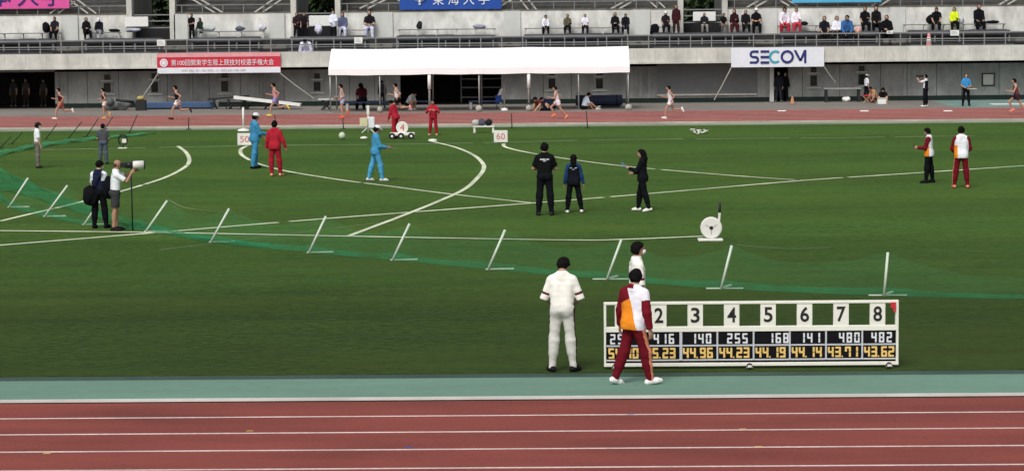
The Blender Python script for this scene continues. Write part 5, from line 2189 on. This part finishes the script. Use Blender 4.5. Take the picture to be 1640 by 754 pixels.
# officials in blue and red
person('official in light blue suit and white topped black cap beside the 50 sign', G(409, 270), 181, -62, P_(al=(14, 8, 62, -14), ar=(20, 8, 84, -16), head=(14, 0), ll=(8, 4, 2, 3), lr=(-9, 4, -10, 3)), ('jacket', ['#3f86b0'], None), ('trousers', ['#3f86b0']), '#141518', cap='#d9d9dc', skin='tan', vox=.013)
person('official in red tracksuit with back turned near the 50 sign', G(441, 282), 193, -14, P_(al=(4, 17, 8, 10), ar=(4, 20, 14, 16), ll=(-4, 3, -6, -3), lr=(4, 5, 2, 5)), ('jacket', ['#a92434'], None), ('trousers', ['#98202e']), '#d8a27e', vox=.013)
o, J, W_, sc = person('official in pale blue suit and white cap walking right with a board held out', G(603, 290), 201, -72, P_(ll=(-14, 3, -16, 2), lr=(15, 3, 6, 3), al=(12, 8, 74, -10), ar=(16, 8, 80, -6), head=(14, 0), fl=-5), ('jacket', ['#4690ba'], None), ('trousers', ['#4e9ac4']), '#d6d8da', cap='#dcdcdf', skin='tan', vox=.013)
q = W_(J['wrr'] + J['fdr'] * .14)
ob = obj('clipboard', MB().bar(q + np.array([-.12, -.05, 0]), q + np.array([.18, .05, .01]), .21, .012), mat('board_brown', (.16, .11, .07)), None, q)
tag(ob, 'brown clipboard held out by the walking official in pale blue', 'clipboard')
person('official in red suit bending over the wheeled trolley', G(634, 222), 161, 58, P_(lean=16, ll=(4, 5, -6, 4), lr=(14, 4, -2, 4), al=(24, 10, 36, -4), ar=(30, 8, 52, -6), head=(26, 0)), ('jacket', ['#a62536'], None), ('trousers', ['#9a1f2e']), '#1c1c1e', skin='mid', vox=.014)
o, J, W_, sc = person('official in red suit with hands raised to the chest, by the far track', G(694, 217), 160, 172, P_(al=(26, 26, 120, -40), ar=(26, 26, 120, -40), ll=(2, 6, 0, 5), lr=(0, 6, -2, 5), head=(10, 0)), ('jacket', ['#a82636'], None), ('trousers', ['#9a1f2e']), '#d0aa9a', hair='crop', vox=.014)

# --- the runners, all heading left
run = [('runner in dark red singlet nearest the dark gateway, trailing shoe white', 98, 191, 141, RUN_A, '#47161f', '#b5715c', '#e6e2dc', 96),
       ('runner in dark singlet and white shorts passing the slot window at left', 168, 190, 141, RUN_C, '#3a1a24', '#e2ddd8', '#d8b36a', 88),
       ('runner in black singlet and white shorts below the red banner', 285, 191, 137, RUN_A, '#1d1a1e', '#e0dad8', '#3a2c2a', 92),
       ('runner in pink top and violet shorts passing the tilted board', 442, 186, 133, RUN_A, '#c48f95', '#8d8bc4', '#d9d44a', 94),
       ('runner in pale top and pale shorts with orange shoes at the left tent pole', 549, 189, 135, RUN_C, '#b9adb0', '#a9adc6', '#e0643c', 90),
       ('runner in white singlet and black shorts beyond the bending red official', 637, 187, 133, RUN_A, '#d8d2d2', '#1d1d22', '#e79a9a', 84),
       ('runner in white kit passing the crouching group under the tent', 893, 191, 138, RUN_B, '#e3d6da', '#e3d9e0', '#e58a62', 94),
       ('runner in white singlet and white shorts before the roller shutter', 1074, 190, 137, RUN_A, '#d9d8dc', '#e4e0e2', '#eeeae8', 92),
       ('runner in dark red patterned kit at the right edge', 1628, 184, 126, RUN_B, '#6b3a42', '#3a2630', '#e58a7a', 92)]
for lab, px, py, hp_, pose, tc_, bc, sh_, yw in run:
    person(lab, G(px, py) * np.array([1, 1, 0]), hp_, yw, pose, ('singlet', [tc_], None), ('running_shorts', [bc]), sh_, vox=.016, fine=False, skin='mid', group='runners on the far track')

# --- people along the far wall
Z0 = np.array([1, 1, 0])


def F(px, py):
    p = at(px, py, .004)
    return p


person('person in white t-shirt and black trousers standing before a slot window, facing right', F(1388, 163), 119, -70, P_(ll=(-8, 3, -10, 2), lr=(6, 3, 4, 2)), ('tee', ['#dfe3ea'], None), ('trousers', ['#17181d']), '#1a1a1c', cap='#d9dade', vox=.016, fine=False)
person('long haired person in black sitting with legs drawn up behind the white cooler box', F(1416, 166) + np.array([0, .3, 0]), None, 168, P_(lean=26, ll=(128, 14, 38, 4), lr=(126, 14, 40, 6), al=(40, 10, 66, -10), ar=(40, 10, 66, -10), head=(20, 0)), ('tee', ['#15161a'], None), ('shorts', ['#2b2724']), '#b9a184', hair='long', female=True, vox=.016, fine=False, seat=1)
person('person in tan clothes crouching beside the red stool near the wall', F(1404, 165) + np.array([0, .25, 0]), None, 120, P_(lean=34, ll=(122, 8, -14, 2), lr=(118, 8, -18, 2), al=(40, 6, 70, -10), ar=(40, 6, 70, -10), head=(16, 0)), ('tee', ['#b58a62'], None), ('trousers', ['#8a4a3c']), '#3a2a28', vox=.016, fine=False, height=1.5)
o, J, W_, sc = person('photographer in white shirt and black trousers aiming a camera by the grey wall', F(1482, 171), 119, 62, P_(lean=-2, al=(74, 12, 140, -26), ar=(70, 12, 136, -28), head=(-2, 0)), ('tee', ['#d0d2da', '#17181c'], lambda lb, lc, ln: ((lc[:, 1] < -.02) & (lc[:, 2] < 1.36)).astype(int)), ('trousers', ['#14151a']), '#e2ded8', vox=.016, fine=False)
e = W_(J['hd'] + J['Rh'] @ np.array([0, .16, .01]))
D3 = rz(62 * D2R) @ np.array([0, 1., 0])
cm = thing('black_camera', e, 'black camera with lens held up by the photographer in white by the wall', 'camera')
obj('camera_body', MB().bar(e - D3 * .05, e + D3 * .06, .17, .12), M_dark, cm, bevel=.015)
obj('lens', MB().tube([e + D3 * .06, e + D3 * .32], .055, 12), M_dark, cm, smooth=True)
person('official in blue shirt and black trousers standing before the grey wall', F(1547, 170), 118, 178, P_(al=(8, 16, 70, -30), ar=(8, 16, 66, -30), ll=(0, 6, 0, 5), lr=(0, 6, 0, 5)), ('tee', ['#3a88c0'], None), ('trousers', ['#15161a']), '#1a1a1c', vox=.016, fine=False)
q = at(1556, 142, 0)
p_ = F(1547, 170)
q = atY(1557, 142.5, p_[1] - .28)
ob = obj('result_sheet', MB().box(q[0] - .24, q[0] + .20, q[1] - .12, q[1] + .12, q[2] - .012, q[2] + .012), mat('sheet_cream', (.62, .58, .42)), None, q)
tag(ob, 'cream board held flat by the official in the blue shirt', 'board')
person('person in dark coat standing at the left side of the open doorway', F(1247, 163.5), 114, 170, STAND, ('jacket', ['#22252c'], None), ('trousers', ['#2c3038']), '#6a6a66', vox=.016, fine=False)
person('person in black clothes standing at the right side of the open doorway', F(1257, 163), 116, -160, P_(al=(4, 12, 20, 4), ar=(4, 12, 20, 4)), ('jacket', ['#15161b'], None), ('trousers', ['#17181d']), '#55544f', vox=.016, fine=False)
# under the tent
person('person in navy crouching low on the ground under the tent, left of a runner', F(886, 178) + np.array([0, .2, 0]), None, 66, P_(lean=62, ll=(112, 10, -40, 2), lr=(118, 10, -34, 2), al=(70, 8, 40, -4), ar=(74, 8, 50, -4), head=(10, 0), fl=0, fr=0), ('jacket', ['#161a30'], None), ('trousers', ['#131419']), '#111214', vox=.016, fine=False)
person('person in brown sitting on the ground beside the crouching navy figure', F(869, 178) + np.array([0, .3, 0]), None, 130, P_(lean=40, ll=(126, 16, 40, -10), lr=(126, 16, 40, -10), al=(50, 8, 60, -20), ar=(50, 8, 60, -20), head=(24, 0)), ('tee', ['#5a2f2c'], None), ('shorts', ['#1b1a1c']), '#a5765c', vox=.016, fine=False, seat=1)
person('person in pale blue shirt sitting on the ground with legs stretched right', F(935, 176) + np.array([0, .3, 0]), None, -68, P_(lean=20, ll=(110, 5, 70, 4), lr=(125, 5, 45, 4), al=(40, 8, 58, -8), ar=(40, 8, 58, -8), head=(22, 0), fl=30, fr=10), ('tee', ['#c2cde0'], None), ('shorts', ['#16171c']), '#d9d6ce', vox=.016, fine=False, seat=1)
person('person in dark red top sitting bent on the blue bench at the tent\'s left end', np.array([xat(581, 121.7, 150), 121.75, .42]), 134, 20, P_(lean=28, ll=(84, 8, 0, 2), lr=(84, 8, 4, 2), al=(40, 8, 60, -10), ar=(40, 8, 60, -10), head=(18, 0)), ('tee', ['#4a1a20'], None), ('trousers', ['#1a1c22']), '#c9c6c0', hair='long', seat=1, vox=.018, fine=False)
person('person in black standing in the shade behind the second tent pole', np.array([xat(612, 124.6, 150), 124.6, .004]), 132, 10, STAND, ('jacket', ['#17181c'], None), ('trousers', ['#14151a']), '#1a1a1c', vox=.018, fine=False)
person('person in black and white crouching by the short blue bench under the tent', np.array([xat(653, 121.3, 160), 121.3, .004]), None, -120, P_(lean=36, ll=(110, 8, -30, 2), lr=(112, 8, -26, 2), al=(50, 8, 40, -4), ar=(50, 8, 40, -4), head=(20, 0)), ('tee', ['#c9cbd0'], None), ('shorts', ['#1d1e22']), '#d8d5d0', vox=.018, fine=False)
# in the dark gateway at the far left
for px, hp_, lab, c in ((22, 126, 'dim figure in dark clothes deep in the gateway, leftmost of three', '#3a3c3e'), (42, 126, 'dim figure in the gateway standing between two others', '#4a4a48'), (70, 127, 'dim figure in the gateway, the one nearest its right jamb', '#44464a')):
    person(lab, np.array([xat(px, 129.3, 150), 129.3, .013]), hp_, 165, STAND, ('tee', [c], None), ('trousers', ['#3a352c']), '#8a8a86', vox=.02, fine=False, simple=True)

# --- spectators in the stand.  Seat row in front of the back wall (floor zC); a few by the rail
YSEAT, ZS = 129.28, zC + .45
SP = [  # px, head row, pose, yaw, top, bottom, cap, label
    (88, 27, 'sit', 175, '#24252c', '#101116', None, 'seated spectator in dark top beside a black bag, below the pink banner'),
    (138, 28, 'sit', 200, '#16171c', '#121318', None, 'seated spectator in black, second from the left end of the stand'),
    (160, 29, 'sit', 170, '#1d1f26', '#8d8f96', '#e4e4e6', 'seated spectator in dark top and white cap near the left passage'),
    (307, 29, 'stand', 160, '#0f1013', '#15161a', None, 'standing spectator in a black coat beside a pale wall panel at left'),
    (321, 32, 'sit', 150, '#26322c', '#a9b3b2', None, 'seated spectator in dark green by the standing one in the black coat'),
    (475, 25, 'stand', 190, '#2c2023', '#191a1f', None, 'standing spectator in dark brown at the second passage'),
    (487, 28, 'stand', 200, '#211a1e', '#16161b', None, 'standing spectator in near black, pressed beside the brown one at the second passage'),
    (534, 17, 'stand', 185, '#dfe3f2', '#14151b', None, 'standing spectator in white shirt right of the second white board'),
    (549, 20, 'sit', 180, '#5a607c', '#cfd3e6', None, 'seated spectator in slate blue with a white blanket, by the second passage'),
    (592, 17, 'sit', 178, '#1b1c20', '#c8cde2', None, 'spectator in black sitting alone with a pale blanket left of the blue banner'),
    (874, 31, 'sit', 180, '#e6e6f0', '#13141a', None, 'seated spectator in white shirt and black trousers above the tent'),
    (909, 35, 'sit', 180, '#595844', '#15161a', None, 'seated spectator in olive above the tent, between two in white'),
    (937, 33, 'sit', 180, '#e3e6f2', '#15161a', None, 'seated spectator in white with a dark mask above the tent'),
    (985, 20, 'sit', 182, '#17191d', '#16171c', None, 'seated spectator in black above the right end of the tent'),
    (1002, 22, 'sit', 176, '#1c2027', '#1c2133', None, 'seated spectator in black and navy next to the one above the tent end'),
    (1066, 18, 'sit', 185, '#241f24', '#191a1f', '#dcdce0', 'seated spectator in dark jacket and white cap left of the passage right of centre'),
    (1083, 8, 'stand', 175, '#3a191f', '#3a2a2e', None, 'standing spectator in maroon against the white pillar right of centre'),
    (1128, 30, 'sit', 180, '#22242a', '#8d8c88', None, 'spectator bowed low in front of the white board right of centre'),
    (1157, 36, 'sit', 200, '#1d1e22', '#5a5a58', None, 'spectator slumped in dark clothes beside the pillar right of centre'),
    (1176, 15, 'sit', 180, '#2e181c', '#4a2026', None, 'seated spectator in dark maroon, first of three above the white lettered banner'),
    (1194, 16, 'sit', 182, '#191b1f', '#17181c', None, 'seated spectator in black, middle of the three above the white lettered banner'),
    (1211, 13, 'sit', 178, '#141519', '#121317', '#e6e6e8', 'seated spectator in black with white cap above the white lettered banner'),
    (1256, 12, 'sit', 180, '#e8e2ee', '#b52a40', None, 'seated spectator in white top and red trousers, left of a matching pair'),
    (1275, 13, 'sit', 183, '#ece8f0', '#b83a4c', None, 'seated spectator in white top and red trousers, right of a matching pair'),
    (1320, 26, 'low', 180, '#181b26', '#121317', None, 'spectator in navy sitting low below the sky blue banner'),
    (1340, 26, 'low', 182, '#dfe2ea', '#1b1c20', None, 'spectator in white sitting low below the sky blue banner'),
    (1356, 24, 'low', 178, '#3a669c', '#17181c', None, 'spectator in bright blue sitting low below the sky blue banner'),
    (1385, 11, 'sit', 184, '#131418', '#121317', None, 'seated spectator in black beneath the right end of the sky blue banner'),
    (1403, 10, 'sit', 178, '#1a1618', '#131418', None, 'seated spectator in brownish black right of the sky blue banner'),
    (1420, 24, 'low', 170, '#101114', '#101114', None, 'spectator in black sitting low beside a pale wall panel at right'),
    (1500, 12, 'sit', 168, '#15171b', '#14151a', None, 'seated spectator in black with a large bag, left of the neon yellow one'),
    (1528, 12, 'sit', 180, '#d8ea2c', '#14151a', None, 'seated spectator in neon yellow shirt'),
    (1567, 7, 'sit', 186, '#14161b', '#121317', None, 'spectator in black sitting apart at the right end of the stand'),
]
posev = [SIT, SIT_FOLD, P_(lean=18, ll=(84, 9, 6, 2), lr=(80, 9, -10, 2), al=(34, 8, 58, -20), ar=(34, 8, 62, -20), head=(14, 6)), P_(lean=4, ll=(86, 6, -4, 2), lr=(82, 10, 12, 2), al=(20, 8, 110, -26), ar=(14, 10, 60, -10), head=(4, -10))]
for k, (px, hp_, ps, yw, tc_, bc, cp_, lab) in enumerate(SP):
    kind = 'jacket' if k % 3 else 'tee'
    if ps == 'stand':
        ft = np.array([xat(px, 128.6, 45), 128.6, zC + .001])
        pose = P_(al=(16, 10, 80, -30), ar=(12, 10, 60, -20)) if k % 2 else STAND
        person(lab, ft, hp_, yw, pose, (kind, [tc_], None), ('trousers', [bc]), '#2a2a2c', cap=cp_, vox=.022, simple=True, fine=False, group='spectators in the stand', female=(k % 4 == 0), hair='long' if k % 4 == 0 else 'short')
    else:
        if ps == 'sit':
            ft = np.array([xat(px, YSEAT, 40), YSEAT, ZS])
        else:
            ft = np.array([xat(px, 127.62, 50), 127.62, zB + .41])
        person(lab, ft, hp_, yw, posev[k % 4], (kind, [tc_], None), ('trousers', [bc]), '#2a2a2c', cap=cp_, vox=.022, simple=True, fine=False, seat=1, group='spectators in the stand', female=(k % 3 == 1), hair='long' if k % 3 == 1 else 'short')
o, J, W_, sc = person('spectator in white suit bent forward on the front bench of the stand', np.array([xat(491, 126.62, 55), 126.62, zA + .41]), 37, 176, P_(lean=42, ll=(80, 10, 4, 2), lr=(80, 10, -2, 2), al=(50, 14, 50, -10), ar=(50, 14, 54, -10), head=(26, 0)), ('jacket', ['#dcdcf0'], None),
                      ('trousers', ['#d9d6ea']), '#cfcde0', vox=.02, simple=True, fine=False, seat=1, group='spectators in the stand')
# bags and bits left on the benches
for px, Y, z, r3, c, lab in ((74, YSEAT + .1, ZS, (.22, .16, .26), '#121317', 'black bag on the bench beside the spectator below the pink banner'),
                             (183, YSEAT + .1, ZS, (.26, .14, .08), '#141519', 'flat black bag on the bench right of the white capped spectator at left'),
                             (1048, 128.6, zC, (.20, .18, .30), '#121318', 'black bag on the terrace floor left of the white capped spectator'),
                             (1288, YSEAT + .1, ZS, (.22, .14, .10), '#1d1a1e', 'dark bag on the bench right of the pair in red trousers'),
                             (1374, 127.8, zB + .41, (.17, .14, .20), '#d9a79a', 'pink bag on the lower bench below the seated pair in black'),
                             (1491, YSEAT + .05, ZS, (.22, .16, .24), '#131417', 'large round black bag beside the spectator left of the neon yellow one'),
                             (510, YSEAT - .1, zC + .25, (.22, .2, .26), '#d6d4e6', 'white bundle on the terrace behind the spectator in the white suit'),
                             (213, YSEAT, ZS, (.34, .15, .10), '#a9adbd', 'lilac grey cloth heaped on the bench left of the leftmost white board'),
                             (384, YSEAT, ZS, (.26, .14, .12), '#5a6072', 'slate bundle on the empty bench between the two left passages'),
                             (420, YSEAT, ZS, (.20, .14, .16), '#c9ccd4', 'pale sack on the bench left of the second passage'),
                             (672, YSEAT, ZS, (.14, .12, .20), '#2a2c33', 'dark pack on the empty bench below the left end of the blue banner'),
                             (768, YSEAT, ZS, (.30, .14, .10), '#8f939c', 'grey cloth on the empty bench below the right end of the blue banner'),
                             (1540, YSEAT, ZS, (.12, .12, .20), '#bfc3cc', 'pale bag on the bench just right of the neon yellow spectator'),
                             (1590, YSEAT, ZS, (.34, .15, .08), '#15161a', 'flat dark bag on the bench at the right end of the stand'),
                             (335, YSEAT, ZS, (.30, .16, .14), '#b4bcbc', 'pale bundle on the bench by the spectator in dark green')):
    c0 = np.array([xat(px, Y, 45), Y, z])
    o = obj('bag', MB().blob((c0[0], c0[1], c0[2] + r3[2] * .96), r3, int(px), .17, 18, 12), cloth(c), None, c0, smooth=True)
    tag(o, lab, 'bag')
p = np.array([xat(1486, 126.45, 55), 126.1, zA])
o = thing('pink_pylon', p, 'pale pink traffic cone standing at the railing below the black bag', 'cone')
obj('body', MB().lathe((p[0], p[1], zA + .03), [(.20, 0), (.06, 1.15)], seg=14), mat('cone_pink', (.62, .27, .26)), o, smooth=True)
obj('base', MB().box(p[0] - .24, p[0] + .24, p[1] - .24, p[1] + .24, zA + .001, zA + .03), mat('cone_pink', (.62, .27, .26)), o)
obj('cap', MB().lathe((p[0], p[1], zA + .75), [(.118, 0), (.092, .2)], seg=14), M_sign, o, smooth=True)
